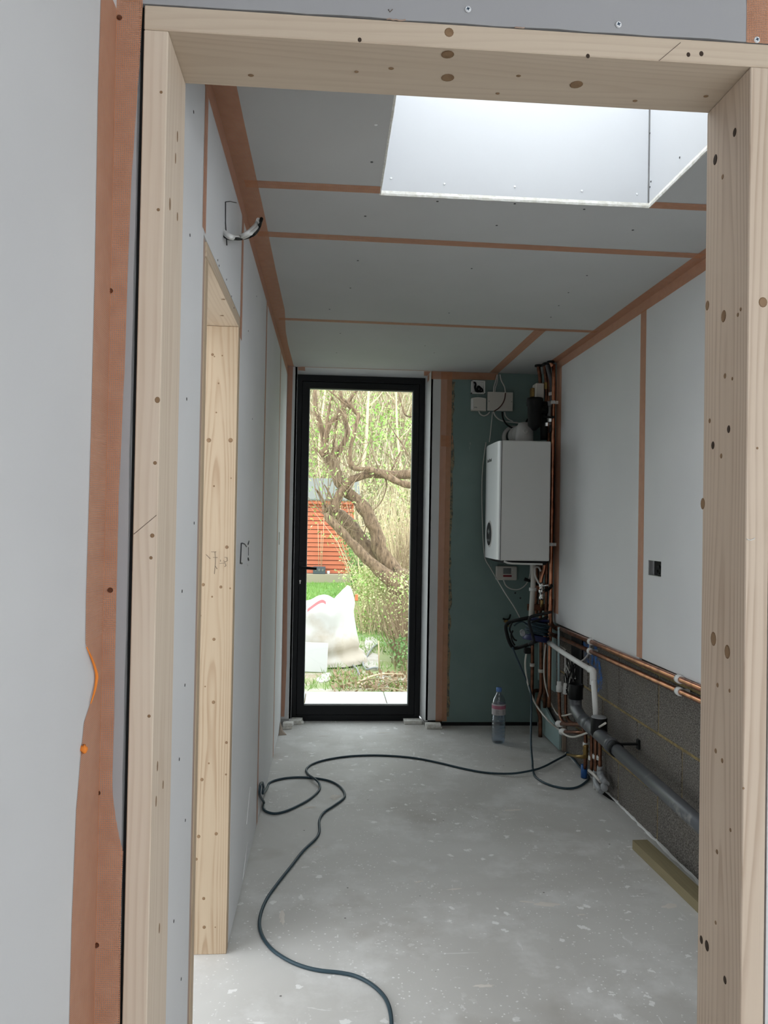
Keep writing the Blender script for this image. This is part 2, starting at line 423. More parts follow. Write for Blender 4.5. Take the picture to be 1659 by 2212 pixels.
def ctape(p, q, hw=.024):
    p = Vector((*p, zt)); q = Vector((*q, zt)); d = (q - p).normalized(); s = Vector((-d.y, d.x, 0)) * hw
    n = max(2, int((q - p).length / .3))
    return strip(ceiling, [[p + (q - p) * (i / n) - s, p + (q - p) * (i / n), p + (q - p) * (i / n) + s] for i in range(n + 1)])
ctape((XL + .02, 2.258), (HX0, 2.258)); ctape((HX1, 2.272), (XR, 2.272), .023)
ctape((XL + .02, 2.65), (XR - .02, 2.68)); ctape((XL + .02, 3.76), (XR - .02, 3.79), .022)
ctape((1.042, 3.79), (1.045, YB - .01), .03)
# folded corner tapes (ceiling + wall leg)
def corner(parent, path):
    return strip(parent, path)
corner(ceiling, [[(XL + .0008, y, ZC - .052), (XL + .0008, y, ZC - .001), (XL + wdt, y, zt)] for y, wdt in
                 [(1.40, .058), (1.9, .056), (2.5, .058), (3.0, .056), (3.6, .058), (4.0, .040), (4.3, .036), (4.915, .04)]])
corner(ceiling, [[(XR - wdt, y, zt), (XR - .0008, y, ZC - .001), (XR - .0008, y, ZC - .046)] for y, wdt in
                 [(1.5, .05), (2.4, .048), (3.2, .05), (3.8, .046), (4.54, .05)]])
corner(ceiling, [[(x, YB - .012, zt), (x, YB, zt)] for x in (-.20, .2, .62)])
for p in [(0.0967, 2.0855, 2.2850), (0.0963, 2.4589, 2.2850), (0.5308, 2.4858, 2.2850), (0.9855, 2.4729, 2.2850), (0.3108, 2.3200, 2.2850), (0.5484, 2.3103, 2.2850), (0.7715, 2.3269, 2.2850), (0.0879, 2.8819, 2.2850), (0.5281, 2.9175, 2.2850), (0.9906, 2.9432, 2.2850), (0.0693, 3.2233, 2.2850), (0.9881, 3.1697, 2.2850), (1.0047, 3.3626, 2.2850), (0.5385, 3.5480, 2.2850), (1.0251, 3.5548, 2.2850), (0.0373, 4.0085, 2.2850), (0.5839, 4.3893, 2.2850), (0.0222, 4.4739, 2.2850), (0.5097, 4.2248, 2.2850), (-0.0182, 3.5600, 2.2850)]:
    screw_dot(ceiling, (p[0], p[1], ZC - .0002), (0, 0, -1), None, .0042)
screw_dot(ceiling, (0.0963, 1.8889, 2.2850), (0, 0, -1), M_SCREW, .0045)

# --- roof window with its boarded shaft
rw = struct('window_1', panel_hole(MB(), 'Z', 2.83, 2.90, .02, 1.30, 1.08, 2.41, HX0, HY0, HX1, HY1), M_BLACKAL)
obj('pane', MB().box(HX0, HY0, 2.855, HX1, HY1, 2.865), M_GLASS, rw)
t_ = .012
obj('shaft_panel', MB().box(HX0 - .0, HY1, ZC + .011, HX1 - .004, HY1 + t_, 2.83), M_SHAFT, rw)
obj('shaft_panel', MB().box(HX1, HY0, ZC + .011, HX1 + t_, HY1 - .003, 2.83), M_SHAFT, rw)
obj('shaft_panel', MB().box(HX0 - t_, HY0, ZC + .011, HX0, HY1, 2.83), M_SHAFT, rw)
obj('shaft_panel', MB().box(HX0, HY0 - t_, ZC + .011, HX1, HY0, 2.83), M_SHAFT, rw)
# rough cut edge of the ceiling board round the opening
ce = MB()
random.seed(3)
def rough_edge(p, q, inward):
    p, q = Vector(p), Vector(q); n = 26; vs = []; fs = []
    for i in range(n + 1):
        c = p + (q - p) * i / n; j = random.uniform(-.0015, .003)
        vs += [c + Vector((0, 0, ZC + .013)) + inward * .001, c + inward * (.002 + abs(j) * .4) + Vector((0, 0, ZC + .004)), c + inward * .001 + Vector((0, 0, ZC - .0012 - max(0, j) * .5)), c - inward * .004 + Vector((0, 0, ZC - .0005))]
    for i in range(n):
        for k in range(3): fs.append((i * 4 + k, i * 4 + k + 1, i * 4 + k + 5, i * 4 + k + 4))
    ce.add(vs, fs)
rough_edge((HX0, HY1, 0), (HX1, HY1, 0), Vector((0, -1, 0))); rough_edge((HX1, HY1, 0), (HX1, HY0, 0), Vector((-1, 0, 0)))
rough_edge((HX0, HY0, 0), (HX0, HY1, 0), Vector((1, 0, 0)))
obj('cut_edge', ce, M_PLASTER, ceiling)
for p in [(0.3272, 2.2910, 2.3271), (0.5430, 2.2910, 2.3291), (0.7515, 2.2910, 2.3264), (0.9246, 2.2910, 2.3247), (0.1656, 2.2910, 2.3360)]: screw_dot(rw, p, (0, -1, 0), M_SCREW, .0036)
for p in [(0.9620, 2.2883, 2.5133), (0.9620, 2.2767, 2.3589), (0.9620, 2.2831, 2.3446), (0.9620, 2.0828, 2.3408)]: screw_dot(rw, p, (-1, 0, 0), None, .003)

# --- left wall of the inner room, with the side opening
OY0, OY1, OZ = 1.692, 2.345, 1.885
wl = MB()
wl.box(-.40, YI - .13, 0, XL - .0125, OY0 + .03, 2.80)
wl.box(-.40, OY0 + .03, OZ + .04, XL - .0125, OY1 + .04, 2.80)
wl.box(-.40, OY1 + .04, 0, XL - .0125, 5.14, 2.80)
wall_left = struct('wall_left', wl, M_RENDER)
xb = XL - .0125
def lpanel(y0, z0, y1, z1): return obj('plasterboard_panel', MB().box(xb, y0, z0, XL, y1, z1, .0008), M_BOARD, wall_left)
lpanel(YI, .006, OY0 - .003, ZC)
obj('plasterboard_panel', panel_hole(MB(), 'X', xb, XL, OY0, OZ + .0365, 2.388 - e, ZC, 2.006, 2.045, 2.034, 2.128), M_BOARD, wall_left)
lpanel(2.388 + e, .008, 3.312 - e, ZC); lpanel(3.312 + e, .008, 4.25 - e, ZC); lpanel(4.25 + e, .008, YB, ZC)
def vtape_l(y, z0, z1, hw=.024):
    x = XL + .0008; n = max(2, int((z1 - z0) / .3))
    return strip(wall_left, [[(x, y - hw, z0 + (z1 - z0) * i / n), (x, y, z0 + (z1 - z0) * i / n), (x, y + hw, z0 + (z1 - z0) * i / n)] for i in range(n + 1)])
vtape_l(1.690, 1.93, ZC - .05, .022); vtape_l(2.395, 1.86, ZC - .05, .026); vtape_l(3.312, .01, ZC - .05); vtape_l(4.25, .01, ZC - .05, .026)
obj('kraft_edge', MB().box(xb - .004, OY0 - .003, .006, XL - .004, OY0 + .040, OZ + .045), M_KRAFT, wall_left)
for p in [(-0.2850, 1.5411, 2.1099), (-0.2850, 1.5296, 1.8593), (-0.2850, 1.5319, 1.5363), (-0.2850, 1.6437, 1.2921), (-0.2850, 1.5260, 1.1594), (-0.2850, 1.5766, 0.9658), (-0.2850, 1.5340, 0.8303), (-0.2850, 1.6136, 0.6807), (-0.2850, 1.5123, 0.5268), (-0.2850, 1.6042, 0.3623)]:
    screw_dot(wall_left, (XL + .0002, p[1], p[2]), (1, 0, 0), None, .0035)
for p in [(-0.2850, 1.8951, 1.9346), (-0.2850, 1.9195, 1.9291), (-0.2850, 2.0552, 1.9374), (-0.2850, 2.1633, 1.9247), (-0.2850, 2.2180, 1.9075), (-0.2850, 2.8562, 2.1283), (-0.2850, 2.6012, 1.9362), (-0.2850, 2.7944, 1.6658)]:
    screw_dot(wall_left, (XL + .0002, p[1], p[2]), (1, 0, 0), None, .003)
# scored socket outline and a thin scrape line
cm = MB(); x = XL + .0006
def stroke(mb, pts, r=.0016): return mb.tube(pts, r, 5, 1)
def on(xv, pts): return [(xv, p[1], p[2]) for p in pts]
stroke(cm, on(x, [(-0.2850, 2.5091, 1.2262), (-0.2850, 2.5019, 1.1936), (-0.2850, 2.4945, 1.1628), (-0.2850, 2.5473, 1.1584)]), .0034); stroke(cm, on(x, [(-0.2850, 2.5355, 1.2255), (-0.2850, 2.6184, 1.2201), (-0.2850, 2.6782, 1.2088)]), .002)
stroke(cm, on(x, [(-0.2850, 2.7509, 1.2261), (-0.2850, 2.7220, 1.2155)]), .003); stroke(cm, on(x, [(-0.2850, 2.7393, 1.2052), (-0.2850, 2.7449, 1.1755)]), .0014); stroke(cm, on(x, [(-0.2850, 2.7312, 1.1664), (-0.2850, 2.7480, 1.1590)]), .004)
obj('cut_mark', cm, M_SCREWDK, wall_left)
cm = MB(); stroke(cm, on(x, [(-0.2850, 2.9809, 0.2804), (-0.2850, 2.8679, 0.1837)]), .002); stroke(cm, on(x, [(-0.2850, 2.9161, 0.0960), (-0.2850, 2.7759, 0.0232)]), .0016)
stroke(cm, on(x, [(-0.2850, 2.7186, 1.1524), (-0.2850, 2.7362, 1.1401)]), .002)
obj('scrape_mark', cm, M_DUST, wall_left)
fl = MB(); fl.box(XL - .002, 2.036, 2.050, XL + .006, 2.20, 2.126, .002)
cmh = MB(); stroke(cmh, on(XL + .001, [(-0.2850, 2.0087, 2.1255), (-0.2850, 2.0958, 2.1631), (-0.2850, 2.2220, 2.2119)]), .0011); stroke(cmh, on(XL + .001, [(-0.2850, 2.0003, 2.1220), (-0.2850, 2.0078, 2.0720), (-0.2850, 2.0303, 2.0417), (-0.2850, 2.0420, 2.0240)]), .0018)
obj('cut_mark', cmh, M_SCREWDK, wall_left)

# --- back wall and door recess
wb = MB()
wb.prism([(-.42, YB + .0125), (-.236, YB + .0125), (-.250, 5.14), (-.42, 5.14)], 0, 2.80, 'Z')
wb.prism([(.651, YB + .0125), (1.62, YB + .0125), (1.62, 5.14), (.629, 5.14)], 0, 2.80, 'Z')
wb.prism([(YB + .0125, 2.30), (5.14, 2.274), (5.14, 2.80), (YB + .0125, 2.80)], -.26, .66, 'X')
wall_back = struct('wall_back', wb, M_RENDER)
obj('plasterboard_panel', MB().box(XL, YB, .045, -.222, YB + .0125, ZC, .0008), M_BOARD, wall_back)
obj('plasterboard_panel', MB().box(.637, YB, .035, .742, YB + .0125, ZC, .0008), M_BOARD, wall_back)
obj('moisture_board_panel', MB().box(.745, YB, .024, 1.375, YB + .0125, ZC, .0008), M_GREEN, wall_back)
obj('sole_gap_shade', MB().box(.64, YB + .006, 0, 1.37, YB + .0124, .036), M_DARK, wall_back)  # dark strip paints the shade in the gap under the boards
obj('reveal_panel', MB().prism([(-.222, YB), (-.236, 5.06), (-.25, 5.06), (-.2355, YB)], .03, ZC, 'Z'), M_BOARD, wall_back)
obj('reveal_panel', MB().prism([(.637, YB), (.6505, YB), (.628, 5.06), (.614, 5.06)], .03, ZC, 'Z'), M_BOARD, wall_back)
obj('reveal_panel', MB().prism([(YB, ZC), (5.06, 2.260), (5.06, 2.273), (YB, ZC + .0125)], -.235, .64, 'X'), M_BOARD, wall_back)
yt = YB - .0008
strip(wall_back, [[(XL, yt, z), (XL + wd, yt, z)] for z, wd in [(.06, .022), (.4, .03), (.9, .026), (1.5, .028), (2.0, .032), (ZC - .002, .034)]])
strip(wall_back, [[(.702, yt, z), (.742, yt, z), (.775, yt, z)] for z in (.03, .6, 1.2, 1.7, ZC - .002)])
strip(wall_back, [[(.64, yt - .0006, ZC - .052), (.64, yt - .0006, ZC - .001)], [(.742, yt - .0006, ZC - .05), (.742, yt - .0006, ZC - .001)], [(1.075, yt - .0006, ZC - .045), (1.075, yt - .0006, ZC - .001)]])
strip(wall_back, [[(.708, yt - .001, 1.80), (.708, yt - .001, 1.872)], [(.785, yt - .001, 1.795), (.785, yt - .001, 1.868)]])
strip(wall_back, [[(-.222, YB, zt), (-.2185, YB + .06, zt - .010)], [(-.175, YB, zt - .0), (-.175, YB + .06, zt - .012)]])
strip(wall_back, [[(.636, YB + .005, zt), (.622, YB + .08, zt - .016)], [(.59, YB + .005, zt - .002), (.60, YB + .08, zt - .016)]])
strip(wall_back, [[(.6365, YB + .005, ZC), (.6235, YB + .08, ZC - .02)], [(.6365, YB + .005, ZC - .04), (.6235, YB + .08, ZC - .06)]])
random.seed(11)
fm = MB(); zz = .06
prevw = .79
rows = []
while zz < 2.22:
    rows.append((zz, .776 + random.uniform(.003, .020))); zz += .045
vs = []; fs = []
for i, (z_, x_) in enumerate(rows): vs += [(.774, yt, z_), (.774, yt - .0012, z_), (x_, yt - .0008, z_), (x_ + .001, YB, z_)]
for i in range(len(rows) - 1):
    for k in range(3): fs.append((i * 4 + k, i * 4 + k + 1, i * 4 + k + 5, i * 4 + k + 4))
fm.add(vs, fs); obj('filler_smear', fm, M_FILLER, wall_back)
for p in [(1.2099, 4.9200, 0.8586), (1.2439, 4.9200, 0.8260)]: screw_dot(wall_back, (p[0], YB - .0004, p[2]), (0, -1, 0), None, .006)

# --- right wall: concrete blocks below, boards above
BX = 1.376
wr = MB().box(BX + .005, YI - .13, 0, 1.62, 5.14, 2.80)
wall_right = struct('wall_right', wr, M_MORTAR)
zrows = [(-.055, .185), (.197, .435), (.447, .682), (.694, .93)]
offs = [3.55, 3.33, 3.55, 3.33]
random.seed(5)
for (z0, z1), o_ in zip(zrows, offs):
    y = o_ - .432 * 5
    while y < 5.1:
        y0, y1 = max(y + .006, YI - .1), min(y + .432 - .005, 5.13)
        if y1 - y0 > .05 and y1 > 1.5:
            dx = random.uniform(-.001, .002)
            obj('concrete_block', MB().box(BX + dx, y0, max(z0, 0), BX + .05, y1, z1, .003), M_BLOCK, wall_right)
        y += .432
zw = .735
def rpanel(y0, z0, y1, z1, m=M_BOARD, x=XR): return obj('plasterboard_panel', MB().box(x, y0, z0, x + .0125, y1, z1, .0008), m, wall_right)
SY0, SY1, SZ0, SZ1 = 3.045, 3.172, 1.098, 1.162
obj('plasterboard_panel', panel_hole(MB(), 'X', XR, XR + .0125, YI, zw, 3.252 - e, ZC, SY0, SZ0, SY1, SZ1 + .0), M_BOARD, wall_right)
rpanel(3.252 + e, zw - .012, 4.54, ZC)
rpanel(4.545, .30, YB, ZC, M_GREENLT, 1.366)
# battens the boards are fixed to
for y in (1.6, 2.2, 2.8, 3.25, 3.9, 4.47):
    obj('batten', MB().box(XR + .0127, y - .02, zw + .05, BX + .004, y + .02, ZC), M_KRAFT, wall_right)
x = XR - .0008
strip(wall_right, [[(x, 3.252 - .03, z), (x, 3.252, z), (x, 3.252 + .03, z)] for z in (zw, 1.1, 1.6, ZC - .04)])
strip(wall_right, [[(x, 4.437, z), (x, 4.541, z)] for z in (.78, 1.2, 1.7, ZC - .03)])
def patch(poly, xv, m, name, parent): return obj(name, MB().add([(xv, p[1], p[2]) for p in poly], [tuple(range(len(poly)))]), m, parent)
patch([(1.3755, 4.1713, 0.6459), (1.3755, 4.0488, 0.6803), (1.3755, 3.8487, 0.6877), (1.3755, 3.8196, 0.6362), (1.3755, 3.7848, 0.5959), (1.3755, 3.7566, 0.5436), (1.3755, 3.7740, 0.4869), (1.3755, 3.8328, 0.4554), (1.3755, 3.8690, 0.5090), (1.3755, 3.9064, 0.5731), (1.3755, 3.9637, 0.5818), (1.3755, 4.0445, 0.5769), (1.3755, 4.1524, 0.5777)], BX - .0022, M_BLUEPAINT, 'paint_mark', wall_right)
# dusty mortar fillet along the foot of the blocks
random.seed(21)
df = MB(); vs = []; fs = []; n = 60
for i in range(n + 1):
    y = 2.3 + (4.33 - 2.3) * i / n; w_ = random.uniform(.003, .013); hh = random.uniform(.003, .009)
    vs += [(BX + .004, y, hh), (BX - w_ * .5, y, hh * .7), (BX - w_, y, .0004)]
for i in range(n):
    for k in range(2): fs.append((i * 3 + k, i * 3 + k + 1, i * 3 + k + 4, i * 3 + k + 3))
df.add(vs, fs); obj('dust_fillet', df, M_DUST, wall_right)

# --- partition with the timber doorway (front wall) and the room the camera stands in
wf = MB()
wf.box(-.46, YF + .0125, 0, -.306, YI - .002, 2.80)
wf.box(-.46, YF + .0125, 2.100, 3.6, YI - .002, 2.80)
wf.box(.716, YF + .0125, 0, 3.6, YI - .002, 2.100)
wall_front = struct('wall_front', wf, M_RENDER)
random.seed(9)
obj('gap_shade', MB().box(-.3062, YF + .010, 0, -.3004, YI - .004, 2.098), M_DARK, wall_front)  # dark box paints in the shade of the slit beside the post
pl = [(-.342, 0), (-.3075, 0)] + [(-.3065 - random.uniform(0, .0018), z * .07) for z in range(1, 30)] + [(-.308, 2.098), (-.342, 2.098)]
obj('plasterboard_panel', MB().prism(pl, YF, YF + .0125, 'Y'), M_BOARDGREY, wall_front)
pl = [(-.342, 2.0985)] + [(-.30 + i * .05, 2.0955 + random.uniform(-.0008, .0015)) for i in range(0, 50)] + [(3.6, 2.096), (3.6, 2.62), (-.342, 2.62)]
obj('plasterboard_panel', MB().prism(pl, YF, YF + .0125, 'Y'), M_BOARDGREY, wall_front)
obj('plasterboard_panel', MB().box(.7135, YF, 0, 3.6, YF + .0125, 2.0955), M_BOARD, wall_front)
obj('inner_panel', MB().box(.712, YI - .0125, 0, XR + .012, YI, ZC), M_BOARD, wall_front)
obj('inner_panel', MB().box(-.284, YI - .0125, 2.10, .712, YI, ZC), M_BOARD, wall_front)
strip(wall_front, [[(.664, YF - .0008, 2.094), (.664, YF - .0008, 2.62)], [(.714, YF - .0008, 2.094), (.714, YF - .0008, 2.62)]])
edge = [(-0.3036, 1.1992, 2.1431), (-0.3025, 1.1992, 2.0920), (-0.3045, 1.1992, 2.0184), (-0.3073, 1.1992, 1.9535), (-0.3111, 1.1992, 1.8721), (-0.3139, 1.1992, 1.8068), (-0.3158, 1.1992, 1.6688), (-0.3175, 1.1992, 1.5263), (-0.3193, 1.1992, 1.4495), (-0.3217, 1.1992, 1.3340), (-0.3218, 1.1992, 1.1807), (-0.3217, 1.1992, 1.0828), (-0.3211, 1.1992, 0.9943), (-0.3219, 1.1992, 0.9052), (-0.3206, 1.1992, 0.8772), (-0.3158, 1.1992, 0.8443), (-0.3096, 1.1992, 0.8141), (-0.3036, 1.1992, 0.7931), (-0.3047, 1.1992, 0.7162), (-0.3029, 1.1992, 0.5372), (-0.3020, 1.1992, 0.4032)]
strip(wall_front, [[(-.3415, YF - .0008, p[2]), ((-.3415 + p[0]) / 2, YF - .0008, p[2]), (p[0], YF - .0008, p[2])] for p in edge])
def pozi(parent, c, r):
    s = obj('screw', MB().disc(c, (0, -1, 0), r, r, (0, 0, 1), .0016, 20), M_SCREW, parent)
    mb = MB(); y = c[1] - .0018; a = .55 * r; b = .16 * r
    for q in (.35, .35 + PI / 2):
        X = Vector((math.cos(q), 0, math.sin(q))); Z = Vector((-math.sin(q), 0, math.cos(q))); C_ = Vector((c[0], y, c[2]))
        mb.add([C_ - X * a - Z * b, C_ + X * a - Z * b, C_ + X * a + Z * b, C_ - X * a + Z * b], [(0, 1, 2, 3)])
    obj('screw_recess', mb, M_SCREWBLUE, s)
for p in [(0.2044, 1.1990, 2.1183), (0.4496, 1.1990, 2.1094), (0.6814, 1.1990, 2.0990)]: pozi(wall_front, p, .0052)
for p in [(-0.3316, 1.1990, 1.1898), (-0.3434, 1.1990, 0.8823), (-0.3403, 1.1990, 0.6529), (-0.3416, 1.1990, 1.6477), (-0.3370, 1.1990, 2.0701)]: obj('screw', MB().disc(p, (0, -1, 0), .0042, .0042, (0, 0, 1), .002, 12), M_COPPERDK, wall_front)
pm = MB(); stroke(pm, [(0.0776, 1.1992, 2.1102), (0.0799, 1.1992, 2.1059), (0.0842, 1.1992, 2.1106)], .0006); obj('pencil_mark', pm, M_PENCIL, wall_front)
sm = MB()
for a, b in (((880, 48), (905, 52)), ((1000, 58), (1030, 60)), ((1240, 72), (1246, 73))): pass

wn = MB().box(-.46, -2.8, 0, -.3545, YF + .0125, 2.62)
wall_nl = struct('wall_near_left', wn, M_RENDER)
obj('plasterboard_panel', MB().box(-.3545, -2.75, .004, -.342, YF, 2.60), M_BOARD, wall_nl)
edge = [(-0.3412, 1.1188, 2.0826), (-0.3412, 1.1196, 2.0429), (-0.3412, 1.1166, 1.9073), (-0.3412, 1.1211, 1.6429), (-0.3412, 1.1193, 1.3777), (-0.3412, 1.1148, 1.1808), (-0.3412, 1.1170, 1.1217), (-0.3412, 1.1445, 1.0939), (-0.3412, 1.1657, 1.0751), (-0.3412, 1.1711, 1.0638), (-0.3412, 1.1614, 1.0433), (-0.3412, 1.1347, 1.0227), (-0.3412, 1.1189, 1.0102), (-0.3412, 1.1092, 0.9739), (-0.3412, 1.0930, 0.8960), (-0.3412, 1.0846, 0.7418), (-0.3412, 1.0843, 0.6090), (-0.3412, 1.0869, 0.4896)]
strip(wall_nl, [[(-.3412, p[1], p[2]), (-.3412, (p[1] + YF) / 2, p[2]), (-.3412, YF - .0005, p[2])] for p in edge])
lp = [(-0.3380, 1.1090, 0.9752)]
random.seed(4)
mb = MB(); mb.lathe([(0, -.006), (.004, -.004), (.0055, 0), (.004, .004), (0, .006)], lp[0], (0, 0, 1), 8)
mb.v = [v + Vector((random.uniform(-1, 1), random.uniform(-1, 1), random.uniform(-1, 1))) * .0016 for v in mb.v]
obj('tape_scrap', mb, M_TAPEBRIGHT, wall_nl)
fe = [(-0.3385, 1.1127, 1.1172), (-0.3385, 1.1374, 1.0972), (-0.3385, 1.1564, 1.0782), (-0.3385, 1.1641, 1.0652), (-0.3385, 1.1565, 1.0478), (-0.3385, 1.1379, 1.0318)]
mb = MB(); mb.tube(fe, [.0008, .0016, .002, .0026, .002, .0008], 6, 3); obj('tape_fold', mb, M_TAPEBRIGHT, wall_nl)

wnr = struct('wall_near_right', MB().box(3.6, -2.8, 0, 3.7, YI, 2.62), M_BOARD)
wall_nb = struct('wall_near_back', MB().box(-.342, -2.8, 2.2, 3.6, -2.7, 2.62).box(-.342, -2.8, 0, 1.06, -2.7, 2.2).box(3.44, -2.8, 0, 3.6, -2.7, 2.2), M_BOARD)
ceil_near = struct('ceiling_near', MB().box(-.46, -2.8, 2.62, 3.7, YI - .13, 2.80), M_BOARD)
# side room seen through the side opening
ws = MB()
ws.box(-2.75, -.9, 0, -.46, -.8, 2.62); ws.box(-2.75, 5.04, 0, -.40, 5.14, 2.62)
ws.box(-2.75, 2.9, 0, -2.65, 5.14, 2.62); ws.box(-2.75, -.9, 2.25, -2.65, 2.9, 2.62); ws.box(-2.75, -.9, 0, -2.65, 2.9, .06)
wall_side = struct('wall_side_room', ws, M_BOARD)
ceil_side = struct('ceiling_side_room', MB().box(-2.75, -.9, 2.62, -.40, 5.14, 2.80), M_BOARD)

# --- glazed back door
DX0, DX1, DZ1 = -.236, .613, 2.260
DY0, DY1 = 5.045, 5.115
dr = MB()
dr.box(DX0, DY0, 0, DX0 + .040, DY1, DZ1); dr.box(DX1 - .034, DY0, 0, DX1, DY1, DZ1)
dr.box(DX0 + .04, DY0, DZ1 - .042, DX1 - .034, DY1, DZ1); dr.box(DX0 + .04, DY0, 0, DX1 - .034, DY1, .038)
dr.box(DX0 + .03, DY0 + .036, .03, DX0 + .058, DY1, DZ1 - .03); dr.box(DX1 - .052, DY0 + .036, .03, DX1 - .03, DY1, DZ1 - .03)
dr.box(DX0 + .05, DY0 + .036, DZ1 - .06, DX1 - .05, DY1, DZ1 - .03); dr.box(DX0 + .05, DY0 + .036, .03, DX1 - .05, DY1, .056)
door = struct('door_1', dr, M_BLACKAL)
sx0, sx1, sz0, sz1 = DX0 + .044, DX1 - .038, .042, DZ1 - .046
gx0, gx1, gz0, gz1 = -.150, .540, .098, 2.178
sash = panel_hole(MB(), 'Y', DY0 - .004, DY0 + .0355, sx0, sz0, sx1, sz1, gx0, gz0, gx1, gz1)
sash_o = obj('door_sash', sash, M_BLACKAL, door)
obj('glass_spacer', panel_hole(MB(), 'Y', DY0 + .032, DY0 + .048, gx0 - .004, gz0 - .004, gx1 + .004, gz1 + .004, gx0 + .006, gz0 + .006, gx1 - .006, gz1 - .006), M_SPACER, sash_o)
obj('gasket', panel_hole(MB(), 'Y', DY0 + .003, DY0 + .018, gx0 - .004, gz0 - .004, gx1 + .004, gz1 + .004, gx0 + .004, gz0 + .004, gx1 - .004, gz1 - .004), M_SEAL, sash_o)
obj('glass_pane', MB().box(gx0 - .002, DY0 + .024, gz0 - .002, gx1 + .002, DY0 + .030, gz1 + .002), M_GLASS, sash_o)
hb = MB().box(-.196, DY0 - .012, .88, -.168, DY0 - .004, 1.04, .002); hp = obj('handle_plate', hb, M_BLACKAL, sash_o)
obj('door_handle', MB().tube([(-.182, DY0 - .01, 1.0), (-.182, DY0 - .05, 1.0), (-.165, DY0 - .056, 1.0), (-.078, DY0 - .056, .995)], .0095, 10, 3), M_BLACKPL, sash_o)
obj('keyhole', MB().disc((-.184, DY0 - .0122, .912), (0, -1, 0), .007, .007, (0, 0, 1), .002, 14).box(-.187, DY0 - .0142, .893, -.181, DY0 - .0118, .910), M_CHROME, sash_o)
obj('trickle_vent', MB().box(.08, DY0 - .009, 2.222, .34, DY0, 2.234, .001), M_BLACKAL, door)
random.seed(2)
gr = MB()
for i in range(14):
    x = random.uniform(DX0, DX0 + .3); r = random.uniform(.002, .005); y = random.uniform(4.99, 5.04)
    gr.lathe([(0, 0), (r, 0), (r * .8, r * .7), (0, r)], (x, y, .0005), (0, 0, 1), 5, False)
obj('debris', gr, M_DUST, floor, 'stuff')
# dried plaster dropped on the floor
random.seed(19)
M_SPLASH = mat('dried_plaster_splash', (.66, .62, .57), .9)
for (p, rx_, ry_, rot) in [((0.7623, 2.6072, 0.0000), .052, .017, -.1), ((1.1909, 2.5825, 0.0000), .034, .014, .3), ((0.6985, 2.6288, 0.0000), .030, .005, -.2), ((0.0524, 3.6530, 0.0000), .030, .040, -.5), ((-0.0684, 3.5260, 0.0000), .034, .018, .1), ((0.4661, 2.7271, 0.0000), .028, .006, .1),
                           ((-0.1320, 2.5532, 0.0000), .010, .045, .1), ((0.8631, 2.5351, 0.0000), .018, .004, .1), ((0.4572, 2.1561, 0.0000), .03, .008, .0), ((0.8622, 3.4703, 0.0000), .05, .010, .1), ((-0.0096, 4.6908, 0.0000), .04, .006, .1), ((0.3612, 4.7601, 0.0000), .05, .008, .1), ((1.1745, 4.2193, 0.0000), .035, .008, .2), ((0.3472, 2.7874, 0.0000), .02, .006, .4), ((-0.0350, 3.0965, 0.0000), .022, .006, .3)]:
    n = 18; vs = [(p[0], p[1], .0022)]
    for i in range(n):
        a = 2 * PI * i / n; k = random.uniform(.62, 1.2); x_, y_ = math.cos(a) * rx_ * k, math.sin(a) * ry_ * k
        vs.append((p[0] + x_ * math.cos(rot) - y_ * math.sin(rot), p[1] + x_ * math.sin(rot) + y_ * math.cos(rot), .0004))
    obj('plaster_splash', MB().add(vs, [(0, 1 + i, 1 + (i + 1) % n) for i in range(n)]), M_SPLASH, floor)

# ================================================================ TIMBER LININGS
def add_knots(parent, pts, nrm, r, grain, elong=1.0, m=None):
    for p in pts:
        rr = r * random.uniform(.75, 1.2)
        obj('knot', MB().disc(p, nrm, rr, rr * elong, grain, .0007, 12), m or M_KNOT, parent)
random.seed(31)
LX, RX, HZ = -.263, .672, 2.055
dl = thing('door_lining', 'pale pine lining framing the wide doorway nearest the viewer', 'door frame', (.2, 1.27, 0))
b_ = .0015
post = obj('post', MB().box(LX - .037, YF, .0, LX, YI, HZ, b_), W_POSTL, dl)
add_knots(post, [(-0.2718, 1.2000, 1.9588), (-0.2722, 1.2000, 1.7761), (-0.2688, 1.2000, 1.3855), (-0.2706, 1.2000, 1.2740), (-0.2719, 1.2000, 1.2399), (-0.2696, 1.2000, 0.9983)], (0, -1, 0), .0032, (0, 0, 1))
add_knots(post, [(-0.2673, 1.2000, 1.4824)], (0, -1, 0), .0048, (0, 0, 1), 1.2)
add_knots(post, [(-0.2630, 1.2385, 1.8012), (-0.2630, 1.2978, 1.8047)], (1, 0, 0), .005, (0, 0, 1), 1.9, M_KNOT)
add_knots(post, [(-0.2630, 1.2841, 1.9325), (-0.2630, 1.2732, 1.8911), (-0.2630, 1.2803, 0.8668), (-0.2630, 1.2310, 0.8576), (-0.2630, 1.2754, 0.6371), (-0.2630, 1.2355, 0.9110)], (1, 0, 0), .0035, (0, 0, 1), 2.6)
mb = MB(); stroke(mb, [(-0.2984, 1.1998, 1.2756), (-0.2649, 1.1998, 1.3053)], .0005); obj('pencil_mark', mb, M_PENCIL, post)
post = obj('post', MB().box(RX, YF, .0, RX + .039, YI, HZ, b_), W_POSTR, dl)
add_knots(post, [(0.6970, 1.2000, 1.6695)], (0, -1, 0), .0062, (0, 0, 1), 1.15)
add_knots(post, [(0.6902, 1.2000, 1.4316), (0.6731, 1.2000, 0.8821)], (0, -1, 0), .0026, (0, 0, 1))
